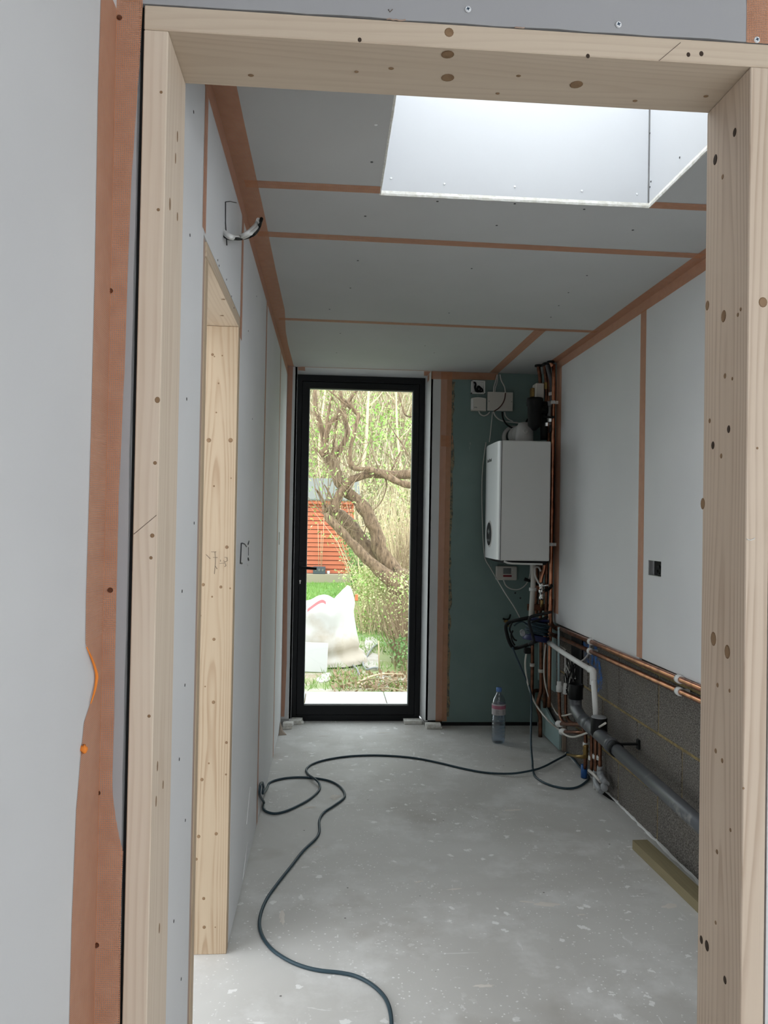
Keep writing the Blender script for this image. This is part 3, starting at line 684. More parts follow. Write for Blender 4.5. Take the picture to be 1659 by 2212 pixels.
add_knots(post, [(0.6720, 1.3134, 1.9556), (0.6720, 1.2480, 1.9712), (0.6720, 1.2567, 1.4688), (0.6720, 1.3099, 1.4466), (0.6720, 1.3308, 0.5695), (0.6720, 1.3106, 0.5699), (0.6720, 1.2486, 0.5471)], (-1, 0, 0), .0062, (0, 0, 1), 1.3, M_KNOTDK)
add_knots(post, [(0.6720, 1.3359, 1.7016), (0.6720, 1.2780, 1.6668), (0.6720, 1.3445, 1.3444), (0.6720, 1.3004, 1.1073), (0.6720, 1.2531, 1.0927)], (-1, 0, 0), .0082, (0, 0, 1), 1.3)
add_knots(post, [(0.6720, 1.2311, 1.6565), (0.6720, 1.2225, 1.6635), (0.6720, 1.2805, 1.4253), (0.6720, 1.2710, 1.5621), (0.6720, 1.2465, 1.5527), (0.6720, 1.3225, 1.4916), (0.6720, 1.2867, 1.9129), (0.6720, 1.2842, 1.0302), (0.6720, 1.2442, 1.0293), (0.6720, 1.2879, 0.9162), (0.6720, 1.2657, 0.9063), (0.6720, 1.2363, 0.8009), (0.6720, 1.2793, 0.7467), (0.6720, 1.2812, 0.6253)], (-1, 0, 0), .0034, (0, 0, 1), 1.2)
obj('splinter', MB().tube([(0.6734, 1.1990, 1.2841), (0.6797, 1.1990, 1.2820), (0.6874, 1.1990, 1.2851)], .0008, 5, 2), P1 and M_PLASTER, post)
hd = obj('header', MB().box(LX - .037, YF, HZ + .0005, .7115, YI, 2.0935, b_), W_HEAD, dl)
add_knots(hd, [(0.1748, 1.2000, 2.0800)], (0, -1, 0), .0098, (0, 0, 1), 1.0)
add_knots(hd, [(0.4004, 1.2000, 2.0559), (0.0332, 1.2000, 2.0593), (0.5669, 1.2000, 2.0683), (0.5886, 1.2000, 2.0711)], (0, -1, 0), .0035, (0, 0, 1), 1.2, M_KNOTDK)
add_knots(hd, [(0.1756, 1.2172, 2.0550), (0.1855, 1.2809, 2.0550), (0.4073, 1.2791, 2.0550)], (0, 0, -1), .0095, (0, 1, 0), 1.0)
add_knots(hd, [(-0.1472, 1.3077, 2.0550), (0.0882, 1.2640, 2.0550), (0.0310, 1.2790, 2.0550), (0.2797, 1.3192, 2.0550), (0.5262, 1.3177, 2.0550), (0.3029, 1.2636, 2.0550), (0.6424, 1.2909, 2.0550)], (0, 0, -1), .0042, (0, 1, 0), .8)
mb = MB(); stroke(mb, [(0.5182, 1.1998, 2.0554), (0.5534, 1.1998, 2.0870)], .0005); obj('pencil_mark', mb, M_PENCIL, hd)
random.seed(8)
hf = MB()
for x0, x1 in ((.075, .105), (.28, .296)):
    n = 6
    hf.tube([(x0 + (x1 - x0) * i / n, YF - .0004, 2.0945 + random.uniform(-.001, .001)) for i in range(n + 1)], .0012, 5)
obj('paper_tear', hf, M_KRAFT, wall_front)

sl = thing('side_door_lining', 'pale pine lining of the side opening, knotty far jamb standing on the floor', 'door frame', (XL - .06, 2.02, 0))
jm = obj('post', MB().box(-.412, OY1, .0, XL, OY1 + .040, OZ + .001, b_), W_JAMB, sl)
random.seed(6)
add_knots(jm, [(-0.3678, 2.3450, 1.5392), (-0.3030, 2.3450, 1.5408)], (0, -1, 0), .0062, (0, 0, 1))
add_knots(jm, [(-0.3075, 2.3450, 1.2179), (-0.3404, 2.3450, 0.9405), (-0.3620, 2.3450, 1.7983)], (0, -1, 0), .0055, (0, 0, 1))
add_knots(jm, [(-0.3754, 2.3450, 1.1042), (-0.3230, 2.3450, 1.0978), (-0.3380, 2.3450, 0.7519), (-0.2971, 2.3450, 0.6313), (-0.3675, 2.3450, 0.5210), (-0.3934, 2.3450, 0.3833), (-0.3736, 2.3450, 0.3514), (-0.3218, 2.3450, 0.3591), (-0.3790, 2.3450, 0.2840), (-0.3548, 2.3450, 0.1667), (-0.3517, 2.3450, 0.0814), (-0.3952, 2.3450, 0.0110)], (0, -1, 0), .0046, (0, 0, 1), 1.05, M_KNOT)
add_knots(jm, [(-0.3423, 2.3450, 1.7120), (-0.3498, 2.3450, 1.4013), (-0.2993, 2.3450, 1.4261), (-0.3485, 2.3450, 1.0683), (-0.2954, 2.3450, 1.0940), (-0.3817, 2.3450, 1.0110), (-0.3636, 2.3450, 0.7989), (-0.3189, 2.3450, 0.0808), (-0.2965, 2.3450, 0.5358), (-0.3480, 2.3450, 0.5692), (-0.3474, 2.3450, 1.6236), (-0.3564, 2.3450, 1.7929), (-0.3330, 2.3450, 1.7964), (-0.3942, 2.3450, 0.7546)], (0, -1, 0), .0026, (0, 0, 1), 1.0, M_KNOT)
mb = MB(); Yp = 2.3446
for q in ([(-0.3689, 2.3446, 1.1947), (-0.3563, 2.3446, 1.1823)], [(-0.3540, 2.3446, 1.2032), (-0.3389, 2.3446, 1.2035)], [(-0.3481, 2.3446, 1.1866), (-0.3344, 2.3446, 1.1868)], [(-0.3430, 2.3446, 1.2034), (-0.3410, 2.3446, 1.1756), (-0.3430, 2.3446, 1.1366)], [(-0.3285, 2.3446, 1.1688), (-0.3120, 2.3446, 1.1704), (-0.3091, 2.3446, 1.1621), (-0.3132, 2.3446, 1.1592)],
          [(-0.3137, 2.3446, 1.1871), (-0.3068, 2.3446, 1.1872), (-0.3053, 2.3446, 1.1775), (-0.3121, 2.3446, 1.1732), (-0.3163, 2.3446, 1.1773)], [(-0.3421, 2.3446, 1.1616), (-0.3351, 2.3446, 1.1520)], [(-0.3260, 2.3446, 1.1800), (-0.3259, 2.3446, 1.1744)]):
    mb.tube(q, .00075, 4, 1)
obj('pencil_mark', mb, M_PENCIL, jm)
obj('post', MB().box(-.412, OY0 + .040, 0, XL - .0015, OY0 + .076, OZ + .001, b_), W_JAMB, sl)
hh = obj('header', MB().box(-.412, OY0 + .040, OZ + .0015, XL, OY1 + .040, OZ + .036, b_), W_SOFF, sl)
for p in [(-0.2929, 2.0586, 1.8850), (-0.3193, 2.2231, 1.8850), (-0.3537, 2.1510, 1.8850)]: obj('knot', MB().disc(p, (0, 0, -1), .003, .006, (1, 0, 0), .0007, 8), M_KNOT, hh)

# ================================================================ BOILER WALL
BY0, BY1, BXF, BXB = 4.40, 4.838, .970, 1.282
bz0, bz1 = 1.092, 1.792
bo = thing('wall_boiler', 'white wall-hung boiler with oval black control panel beside copper pipes', 'boiler', (1.30, 4.62, bz0))
WALLB = MB().box(BXF + .02, BY0, bz0, BXB, BY1, bz1, .008)
obj('case', WALLB, M_BOILER, bo)
fp = MB()
n = 12; pr = [(BXF + .019, BY0 + .001)]
for i in range(n + 1):
    t = i / n; y = BY0 + .003 + (BY1 - BY0 - .006) * t
    x = BXF + .010 * (2 * t - 1) ** 6 if t < .5 else BXF + .022 * max(0, (t - .62) / .38) ** 2.2
    pr.append((min(x, BXF + .0185), y))
pr.append((BXF + .019, BY1 - .001))
fp.prism(pr, bz0 + .004, bz1 - .004, 'Z')
front = obj('front_panel', fp, M_BOILERF, bo)
obj('panel_seam', MB().box(BXF + .0188, BY0 - .0006, bz0 + .003, BXF + .0212, BY0 + .01, bz1 - .003), M_DARK, bo)
pc = Vector((BXF - .0002, 4.612, 1.243))
obj('control_bezel', MB().disc(pc, (-1, 0, 0), .085, .082, (0, 0, 1), .004, 28), M_FLUE, front)
obj('control_panel', MB().disc(pc + Vector((-.0042, 0, 0)), (-1, 0, 0), .072, .070, (0, 0, 1), .002, 28), M_BLACKPL, front)
mb = MB(); mb.disc(pc + Vector((-.0064, 0, .015)), (-1, 0, 0), .03, .018, (0, 0, 1), .0008, 4)
for k in range(3): mb.disc(pc + Vector((-.0064, -.03 + .03 * k, -.038)), (-1, 0, 0), .008, .008, (0, 0, 1), .0015, 10)
obj('control_buttons', mb, M_LCD, front)
# the maker's mark: a small dark word too small to read, kept as a row of letter strokes
mb = MB(); lx = BXF - .0008
for k, (ht, wd) in enumerate([(.020, .003), (.014, .010), (.014, .010), (.020, .003), (.020, .003), (.014, .010), (.015, .010), (.019, .006)]):
    y = 4.700 - k * .016
    mb.box(lx - .0012, y - wd / 2, 1.682, lx + .0008, y + wd / 2, 1.682 + ht)
obj('maker_mark', mb, M_LCD, front)
obj('base_tray', MB().prism([(BXF + .035, bz0 - .0), (BXF + .06, bz0 - .02), (BXB - .02, bz0 - .024), (BXB - .005, bz0)], BY0 + .015, BY1 - .03, 'Y'), M_DARK, bo)
obj('drip_edge', MB().tube([(BXF + .045, BY0 + .012, bz0 - .004), (BXF + .09, BY0 + .008, bz0 - .016), (BXB - .04, BY0 + .008, bz0 - .018)], .006, 6, 3), M_BOILER, bo)
for z_ in (bz1 - .12, bz0 + .05): obj('wall_bracket', MB().box(BXB - .001, BY0 + .22, z_, 1.3655, BY1 - .05, z_ + .05), M_STEEL, bo)

fz = 1.880
fl_ = thing('boiler_flue', 'grey flue elbow on top of the boiler running back into green board', 'flue', (1.178, 4.63, bz1))
mb = MB(); mb.lathe([(.060, bz1), (.060, bz1 + .012), (.054, bz1 + .016), (.054, fz - .02), (.050, fz + .01), (.036, fz + .044), (.0, fz + .052)], (1.178, 4.62, 0), (0, 0, 1), 28)
mb.lathe([(.054, .0), (.054, .12), (.0535, .21)], (1.178, 4.62, fz - .012), (0, 1, 0), 28)
obj('elbow', mb, M_FLUE, fl_)
mb = MB()
for k in range(6): mb.lathe([(.054, -.006), (.0575, -.004), (.0575, .004), (.054, .006)], (1.178, 4.72 + k * .017, fz - .012), (0, 1, 0), 28)
obj('ribbed_collar', mb, M_FLUE, fl_)
obj('wall_ring', MB().lathe([(.054, .0), (.072, .0), (.075, .008), (.075, .034), (.054, .036)], (1.178, YB - .036, fz - .012), (0, 1, 0), 28), M_FLUE, fl_)
obj('test_port', MB().lathe([(.016, 0), (.016, .012), (.010, .015), (.010, .010), (0, .010)], (1.172, 4.568, fz - .012), (-.1, -1, 0), 18), M_GREYCABLE, fl_)

mf = thing('magnetic_filter', 'black cylindrical system filter on the pipes above the boiler', 'water filter', (1.20, 4.50, 1.80))
cx, cy = (1.2077, 4.5000, 1.9755)[0], 4.50
zt_, zl = (1.2064, 4.5000, 2.0585)[2], (1.2092, 4.5000, 1.8760)[2]
obj('canister', MB().lathe([(0, zl - .012), (.012, zl - .010), (.020, zl), (.040, zl + .018), (.042, zt_ - .05), (.050, zt_ - .044), (.050, zt_ - .008), (.046, zt_), (.0, zt_ + .003)], (cx, cy, 0), (0, 0, 1), 26), M_BLACKPL, mf)
obj('side_body', MB().tube([(1.2213, 4.5200, 1.9927), (1.2890, 4.5200, 1.9946)], .028, 12, 1).tube([(1.2742, 4.5400, 2.0446), (1.2776, 4.5400, 1.8157)], .022, 12, 1), M_BLACKPL, mf)
obj('isolating_valve', MB().cyl((1.2943, 4.5400, 2.0284), (1.3283, 4.5400, 2.0321), .018).cyl((1.3001, 4.5200, 2.0088), (1.3017, 4.5200, 1.9031), .012), M_GREYFIT, mf)
obj('lever', MB().box(*(lambda p: (p[0] - .035, 4.47, p[2] - .006, p[0] + .03, 4.49, p[2] + .006))((1.2895, 4.4800, 1.9446)), .003), M_BLACKPL, mf)
obj('valve_nut', MB().lathe([(.010, -.01), (.016, -.01), (.016, .01), (.010, .01)], (1.3011, 4.5000, 1.9283), (0, 0, 1), 6, False).lathe([(.008, -.012), (.013, -.01), (.013, .01), (.008, .012)], (1.2818, 4.5000, 1.9028), (0, 0, 1), 6, False), M_CHROME, mf)

p = (1.2553, 4.6200, 2.1190)
mv = thing('motorised_valve', 'pale grey valve head fitted between ceiling pipes and the black filter', 'valve', (p[0], 4.62, p[2]))
obj('actuator', MB().box(p[0] - .022, 4.575, p[2] - .046, p[0] + .030, 4.66, p[2] + .046, .005), M_CREAM, mv)
obj('manual_lever', MB().box(p[0] - .042, 4.60, p[2] - .035, p[0] - .023, 4.64, p[2] + .02, .003), M_BRASS, mv)
obj('valve_body', MB().tube([(p[0] + .006, 4.62, p[2] - .07), (p[0] + .006, 4.62, p[2] - .04)], .016, 10), M_CHROME, mv)

def pipe(name, label, cat, pts, r, m, k=4, n=10, group=None, clips=(), clip_m=None, collar=False):
    o = thing(name, label, cat, tuple(pts[-1]), group)
    obj('tube', MB().tube(pts, r, n, k), m, o)
    for (c, d) in clips:
        d = Vector(d).normalized(); c = Vector(c)
        mb = MB().lathe([(r, -.010), (r * 1.45, -.010), (r * 1.5, 0), (r * 1.45, .010), (r, .010)], c, d, 16)
        if 'riser' in name: mb.box(c.x + r, c.y - .009, c.z - .009, 1.3655, c.y + .009, c.z + .009)
        obj('clip', mb, clip_m or M_WHITEPL, o)
    if collar:
        obj('collar', MB().lathe([(r, -.002), (r * 1.9, -.002), (r * 2.0, -.012), (r, -.014)], pts[0], (0, 0, 1), 16), M_DARK, o)
    return o
ZZ = (0, 0, 1)
def dn(p, z=ZC): return (p[0], p[1], z)
# pipes dropping from the ceiling
pA = [(1.2588, 4.6200, 2.2670), (1.2620, 4.6200, 2.2501), (1.2683, 4.6200, 2.2161), (1.2722, 4.6200, 2.1480)]
pipe('copper_pipe', 'short copper pipe curving from the ceiling down to the grey valve head', 'pipe', [dn(pA[0])] + pA[1:], .0115, M_COPPERDK, group=None, collar=True)
pB = [(1.2909, 4.6000, 2.2555), (1.2970, 4.6000, 2.2302), (1.3036, 4.6000, 2.1766), (1.3046, 4.6000, 2.1058), (1.3057, 4.6000, 2.0322)]
o = pipe('copper_pipe', 'copper pipe with brass coupling dropping from ceiling beside the valve head', 'pipe', [dn(pB[0])] + pB[1:], .0115, M_COPPERDK, collar=True)
obj('brass_coupling', MB().lathe([(.011, -.02), (.017, -.02), (.017, .02), (.011, .02)], (1.3039, 4.6000, 2.1511), ZZ, 8, False), M_BRASS, o)
pC = [(1.2963, 4.5600, 2.2759), (1.3054, 4.5600, 2.2396), (1.3205, 4.5600, 2.1895), (1.3270, 4.5600, 2.1335), (1.3282, 4.5600, 2.0492), (1.3267, 4.5600, 1.9593), (1.3253, 4.5600, 1.8611)]
o = pipe('grey_pipe', 'dull grey pipe bending down from ceiling next to the tall copper risers', 'pipe', [dn(pC[0])] + pC[1:], .0135, M_GREYPIPE, collar=True, clips=[((1.3275, 4.5600, 2.0970), ZZ), ((1.3256, 4.5600, 2.0323), ZZ)])
# tall copper risers
rx = 1.322
r1 = [(rx - .02, 4.505, ZC), (rx - .012, 4.505, ZC - .03), (rx, 4.505, ZC - .10), (rx, 4.505, 1.4), (rx, 4.505, .75), (rx, 4.505, .22)]
pipe('copper_riser', 'bright copper riser running floor to ceiling in front of its darker twin', 'pipe', r1, .0112, M_COPPER, 3, 12, None, [((rx, 4.505, (1.3200, 4.4460, 2.0367)[2]), ZZ), ((rx, 4.505, (1.3200, 4.4136, 1.1878)[2]), ZZ)], None, True)
r2 = [(rx - .03, 4.575, ZC), (rx - .02, 4.575, ZC - .03), (rx - .006, 4.575, ZC - .10), (rx - .006, 4.575, 1.4), (rx - .006, 4.575, .75), (rx - .006, 4.575, .20)]
pipe('copper_riser', 'dark tarnished copper riser close behind the bright one', 'pipe', r2, .0112, M_COPPERDK, 3, 12, None, [((rx - .006, 4.575, (1.3200, 4.5220, 2.0431)[2]), ZZ)], None, True)
# white condensate pipe and boiler tails
pipe('condensate_pipe', 'white plastic waste pipe dropping from under the boiler beside copper tails', 'pipe', [(1.2393, 4.6000, 1.0994), (1.2412, 4.6000, 0.9757), (1.2372, 4.6000, 0.8632), (1.2305, 4.6000, 0.7368), (1.2338, 4.6000, 0.7088)], .0155, M_CREAM, 3, 12, None, [((1.2393, 4.6000, 0.9110), ZZ)], M_WHITEPL)
pipe('boiler_tail', 'dark copper tail under the boiler nearest the white waste pipe', 'pipe', [(1.2788, 4.6600, 1.0914), (1.2810, 4.6600, 0.9432), (1.2771, 4.6600, 0.8151), (1.2811, 4.6600, 0.7440)], .0108, M_COPPERDK, 3)
pipe('boiler_tail', 'dark copper tail under the boiler, middle of three, ending behind the reel', 'pipe', [(1.3076, 4.6800, 1.0908), (1.3098, 4.6800, 0.9420), (1.3086, 4.6800, 0.8276), (1.3137, 4.6800, 0.6790)], .0108, M_COPPERDK, 3)
pipe('boiler_tail', 'copper tail under the boiler that cranks sideways to a chrome valve', 'pipe', [(1.2996, 4.5600, 1.0966), (1.2976, 4.5600, 1.0407), (1.2841, 4.5600, 0.9931), (1.2763, 4.5600, 0.9456), (1.2770, 4.5600, 0.8954)], .0108, M_COPPER, 3)
pipe('filling_loop', 'grey braided hose looping below the boiler between copper tails', 'hose', [(1.2650, 4.5500, 0.9463), (1.2417, 4.5500, 0.9905), (1.2354, 4.5500, 1.0294), (1.2436, 4.5500, 1.0489), (1.2607, 4.5500, 1.0464), (1.2723, 4.5500, 1.0243)], .0058, M_GREYCABLE, 5)
o = thing('isolating_valve', 'chrome valve with a black lever on pipework under the boiler', 'valve', (1.2738, 4.5400, 0.9305))
obj('valve_body', MB().lathe([(.010, -.05), (.016, -.05), (.016, -.035), (.011, -.03), (.013, -.012), (.019, -.008), (.019, .008), (.013, .012), (.011, .03), (.016, .035), (.016, .05), (.010, .05)], (1.2742, 4.5300, 0.9065), ZZ, 14), M_CHROME, o)
obj('side_spindle', MB().cyl((1.2596, 4.5300, 0.9368), (1.3101, 4.5000, 0.9454), .007), M_CHROME, o)
obj('lever', MB().tube([(1.2825, 4.5000, 0.9120), (1.3104, 4.5000, 0.9233), (1.3242, 4.5000, 0.9400), (1.3184, 4.5000, 0.9510)], .009, 8, 3), M_BLACKPL, o)
obj('brass_tail', MB().tube([(1.2803, 4.5400, 0.8751), (1.2808, 4.5400, 0.8363), (1.2784, 4.5400, 0.8085)], .010, 10), M_BRASS, o)
o = thing('lever_valve', 'black lever rod poking out behind the white waste pipe under boiler', 'valve', (1.2465, 4.6400, 0.9529))
obj('rod', MB().tube([(1.1947, 4.6300, 0.9701), (1.2352, 4.6300, 0.9564), (1.2786, 4.6300, 0.9371)], [.011, .008, .009], 8, 2), M_BLACKPL, o)
obj('stem', MB().cyl((1.2786, 4.6300, 0.9371), (1.2935, 4.6600, 0.8807), .009), M_COPPERDK, o)
o = thing('pipe_bracket', 'brown crosspiece holding the pipes above the hung cable reel', 'bracket', (1.3070, 4.6200, 0.7830))
obj('rail', MB().box(*(lambda a: (a[0] - .10, 4.615, a[2] - .020, a[0] + .075, 4.63, a[2] + .02))((1.3125, 4.6200, 0.7999)), .002), M_COPPERDK, o)
obj('white_stub', MB().tube([(1.3211, 4.5800, 0.8045), (1.3298, 4.5800, 0.7934), (1.3273, 4.5800, 0.7653)], .008, 8, 2), M_WHITEPL, o)
# pipes below the reel
pipe('copper_drop', 'dark copper pipe with a white clip behind the hanging cream cable', 'pipe', [(1.2736, 4.7200, 0.5782), (1.2760, 4.7200, 0.4200), (1.2756, 4.7200, 0.2476), (1.2820, 4.7200, 0.2131)] + [(1.30, 4.76, .26), (1.368, 4.80, .25)], .0112, M_COPPERDK, 3, 10, None, [((1.2758, 4.7200, 0.4315), ZZ)], M_CREAM)
p0 = [(1.3107, 4.6600, 0.7016), (1.3148, 4.6600, 0.4315), (1.3168, 4.6600, 0.2951), (1.3087, 4.6600, 0.2554), (1.2978, 4.6600, 0.2100), (1.3014, 4.6600, 0.1618), (1.3137, 4.6600, 0.1135), (1.3153, 4.6600, 0.0058)]
pipe('copper_drop', 'copper pipe with an offset bend reaching the floor near the bottle', 'pipe', p0[:-1] + [(p0[-1][0], 4.66, .001)], .0125, M_COPPERDK, 4, 10, None, [((1.3151, 4.6600, 0.4059), ZZ)], M_CREAM)
pipe('pale_pipe', 'pale blue plastic pipe beside the copper risers, above a white connector', 'pipe', [(1.3250, 4.3436, 0.7165), (1.3250, 4.3367, 0.5716), (1.3250, 4.3278, 0.3881)], .0068, M_PALEBLUE, 1)
ins = [(1.3000, 4.2370, 0.3969), (1.3000, 4.2338, 0.3304), (1.3000, 4.2218, 0.2611), (1.3000, 4.1860, 0.2291), (1.3000, 4.1187, 0.2237), (1.3000, 3.9693, 0.2578), (1.3000, 3.8091, 0.2975)]
o = pipe('copper_elbow_pipe', 'copper pipe dropping from white connector on the pale pipe, turning along the wall', 'pipe', ins, .0095, M_COPPERDK, 4)
obj('connector', MB().lathe([(.009, -.028), (.017, -.026), (.017, .006), (.013, .010), (.013, .03), (.008, .032)], ins[0], ZZ, 14), M_WHITEPL, o)
ins = [(1.3350, 4.2301, 0.3881), (1.3350, 4.2269, 0.3192), (1.3350, 4.2242, 0.2605), (1.3350, 4.1895, 0.2333), (1.3350, 4.1078, 0.2290), (1.3350, 3.9116, 0.2705)]
o = pipe('copper_elbow_pipe', 'second copper pipe with cone-shaped white connector, nearer the block wall', 'pipe', ins, .0095, M_COPPERDK, 4)
obj('connector', MB().lathe([(.010, -.03), (.018, -.028), (.018, .0), (.013, .03), (.006, .034)], ins[0], ZZ, 14), M_WHITEPL, o)
obj('feed_cable', MB().tube([(1.3350, 4.2479, 0.5868), (1.3350, 4.2443, 0.5095), (1.3350, 4.2311, 0.4086)], .0035, 6), M_GREYCABLE, o)
for nm, lab, py, px0, px1 in (('copper_spur', 'upper horizontal copper spur ending in a ribbed white gland', 1564, 1208, 1264), ('copper_spur', 'lower horizontal copper spur ending in a ribbed white gland', 1581, 1215, 1268)):
    a = {1564: (1.2900, 4.1609, 0.2101), 1581: (1.2900, 4.0931, 0.1854)}[py]; b = {1564: (1.3100, 3.8383, 0.2875), 1581: (1.3100, 3.8088, 0.2580)}[py]
    o = pipe(nm, lab, 'pipe', [a, b], .0088, M_COPPERDK, 1)
    d = (Vector(b) - Vector(a)).normalized(); mb = MB()
    mb.lathe([(.0, -.055), (.010, -.055), (.013, -.05)] + sum([[(.016, -.048 + k * .012), (.0185, -.044 + k * .012), (.0185, -.040 + k * .012), (.016, -.037 + k * .012)] for k in range(4)], []) + [(.010, .006)], a, d, 14)
    obj('gland', mb, M_WHITEPL, o)
# four drops to the floor by the stopcock
labs = ['copper drop with brass stopcock and blue sleeve at the floor', 'copper drop, second from the stopcock, with low white clip', 'copper drop, third from the stopcock, dark with pale clip', 'copper drop farthest from stopcock, feeding the grey elbows']
for i, (lab, pts, cp) in enumerate(zip(labs, [[(1.3350, 3.9401, 0.2534), (1.3350, 3.8955, 0.2319), (1.3350, 3.8869, 0.1963), (1.3350, 3.8830, 0.1026), (1.3350, 3.8952, 0.0513)], [(1.3400, 3.8689, 0.2676), (1.3400, 3.8195, 0.2574), (1.3400, 3.8110, 0.2178), (1.3400, 3.8064, 0.1028), (1.3400, 3.8115, 0.0593)], [(1.3400, 3.8129, 0.2638), (1.3400, 3.7583, 0.2557), (1.3400, 3.7504, 0.2235), (1.3400, 3.7463, 0.1216), (1.3400, 3.7436, 0.0539)], [(1.3400, 3.7519, 0.2620), (1.3400, 3.6990, 0.2540), (1.3400, 3.6916, 0.2290), (1.3400, 3.6890, 0.1621), (1.3400, 3.6865, 0.0998)]],
        [(1.3350, 3.8861, 0.1775), (1.3400, 3.8144, 0.1306), (1.3400, 3.7543, 0.1558), (1.3400, 3.6956, 0.1668)])):
    o = pipe('copper_drop', lab, 'pipe', pts, .0098, M_COPPERDK, 4, 10, None, [(cp, ZZ)])
    if i == 0:
        obj('stopcock', MB().lathe([(.010, -.035), (.014, -.035), (.015, -.02), (.012, -.012), (.016, 0), (.012, .012), (.015, .02), (.014, .035), (.010, .035)], (1.3350, 3.8847, 0.1447), ZZ, 10).tube([(1.3250, 3.8684, 0.1189), (1.3250, 4.0076, 0.0790), (1.3250, 4.1491, 0.0462)], [.010, .009, .007], 8, 1), M_BRASS, o)
        a = (1.3350, 3.9031, 0.0678); obj('blue_sleeve', MB().tube([a, (a[0], a[1], .002)], .0165, 12), M_BLUEPL, o)
# grey push-fit elbows at the foot of the wall
o = thing('pipe_manifold', 'cluster of grey push-fit elbows at the foot of the block wall', 'pipe fitting', (1.34, 3.72, 0))
for a, b in (((1.3400, 3.6865, 0.0998), (1.3300, 3.6267, 0.0926)), ((1.3400, 3.7438, 0.0584), (1.3300, 3.6949, 0.0340))):
    mb = MB(); a = Vector(a); b = Vector(b); mb.tube([a + Vector((0, 0, .03)), a, (a + b) / 2 + Vector((0, 0, -.004)), b, b + Vector((0, -.06, -.01))], [.014, .0155, .017, .0155, .0145], 12, 3); obj('elbow', mb, M_GREYFIT, o)
for px, py in ((1299,1672), (1305,1680), (1308,1694)): pass
for c, r in (((1.3350, 3.6533, 0.0972), .017), ((1.3300, 3.6077, 0.0879), .017), ((1.3250, 3.5807, 0.0641), .019)):
    mb = MB().lathe([(0, -.024), (r * .75, -.022), (r, -.014), (r, .012), (r * .7, .022), (0, .024)], (c[0], c[1], max(c[2], r + .004)), (-.3, -1, .1), 14); obj('elbow_cap', mb, M_GREYFIT, o)
obj('white_tube', MB().tube([(1.3250, 3.8031, 0.0714), (1.3250, 3.7218, 0.0748), (1.3250, 3.6373, 0.0714)], .008, 8), M_CREAM, o)
for c in ((1.3350, 3.7360, 0.0519), (1.3350, 3.6962, 0.0425)): obj('white_plug', MB().tube([c, (c[0], c[1], .003)], .010, 10), M_WHITEPL, o)
obj('void_slot', MB().add([(BX - .002, 3.54, .0012), (BX - .022, 3.60, .0012), (BX - .040, 3.72, .0012), (BX - .012, 3.80, .0012)], [(0, 1, 2, 3)]), M_DARK, o)

# horizontal copper pair under the boards
for nm, lab, z0, z1, py in (('copper_run', 'upper horizontal copper pipe under the white board, held by white clips', .706, .7265, 0), ('copper_run', 'lower horizontal copper pipe crossing in front of the concrete blocks', .655, .681, 1)):
    o = thing(nm, lab, 'pipe', (1.338, 2.3, z1))
    zf = lambda y: z0 + (z1 - z0) * (4.36 - y) / (4.36 - 2.69)
    obj('tube', MB().tube([(1.338, 4.40, zf(4.40)), (1.338, 3.6, zf(3.6)), (1.338, 2.69, zf(2.69)), (1.338, 1.5, zf(1.5))], .0112, 14), M_COPPER, o)
    for y in ((3.838, 2.845) if py == 0 else (3.842, 2.842)):
        mb = MB(); mb.lathe([(.0112, -.012), (.0165, -.012), (.017, 0), (.0165, .012), (.0112, .012)], (1.338, y, zf(y)), (0, 1, 0), 16)
        mb.box(1.345, y - .010, zf(y) - .008, BX - .001, y + .010, zf(y) + .008); obj('clip', mb, M_WHITEPL, o)
o = pipe('copper_joint', 'dark soldered pipe joint where the wall pair turns up behind the reel', 'pipe', [(1.335, 4.40, .700), (1.332, 4.47, .703), (1.328, 4.52, .735), (1.328, 4.52, .86)], .0135, M_COPPERDK, 4)
o2 = pipe('copper_joint', 'lower soldered elbow joining the second wall pipe to a riser', 'pipe', [(1.335, 4.40, .655), (1.325, 4.50, .655), (1.31, 4.60, .668), (1.305, 4.63, .72)], .0135, M_COPPERDK, 4)

# white overflow pipe and grey waste pipe
wp = [(1.2850, 4.3970, 0.6202), (1.2850, 4.2240, 0.6112), (1.2850, 3.9382, 0.6029), (1.2850, 3.6949, 0.5988)]
wpe = (1.2850, 3.6418, 0.5956); wpb = (1.2820, 3.5862, 0.3846)
o = thing('overflow_pipe', 'white plastic overflow pipe sloping down the wall into a black socket', 'pipe', wpb)
obj('tube', MB().tube(wp, .0138, 12, 1), M_WHITEPL, o)
obj('tube', MB().tube([(wpe[0], wpe[1], wpe[2] - .02), wpb], .0138, 12, 1), M_WHITEPL, o)
obj('elbow', MB().tube([wp[-1], (wpe[0], wpe[1] + .01, wpe[2] + .004), (wpe[0], wpe[1], wpe[2] - .01), (wpe[0], wpe[1], wpe[2] - .06)], .0175, 12, 3), M_WHITEPL, o)
wa, wb_ = Vector((1.27, 3.74, .342)), Vector((1.27, 1.6, .262))
def wat(y): return wa + (wb_ - wa) * (wa.y - y) / (wa.y - wb_.y)
wdir = (wb_ - wa).normalized()
o = thing('waste_pipe', 'thick grey waste pipe with black branch sockets along the block wall', 'pipe', tuple(wat(3.3)))
obj('tube', MB().tube([wa, wb_], .0275, 20), M_GREYPIPE, o)
mb = MB(); sk = (1.2720, 3.5215, 0.4098); c = wat(sk[1] - .02)
mb.lathe([(.028, -.14), (.034, -.138), (.034, -.115), (.031, -.11), (.031, .13), (.034, .135), (.034, .16), (.028, .163)], c, wdir, 22); obj('branch_body', mb, M_GREYPIPE, o)
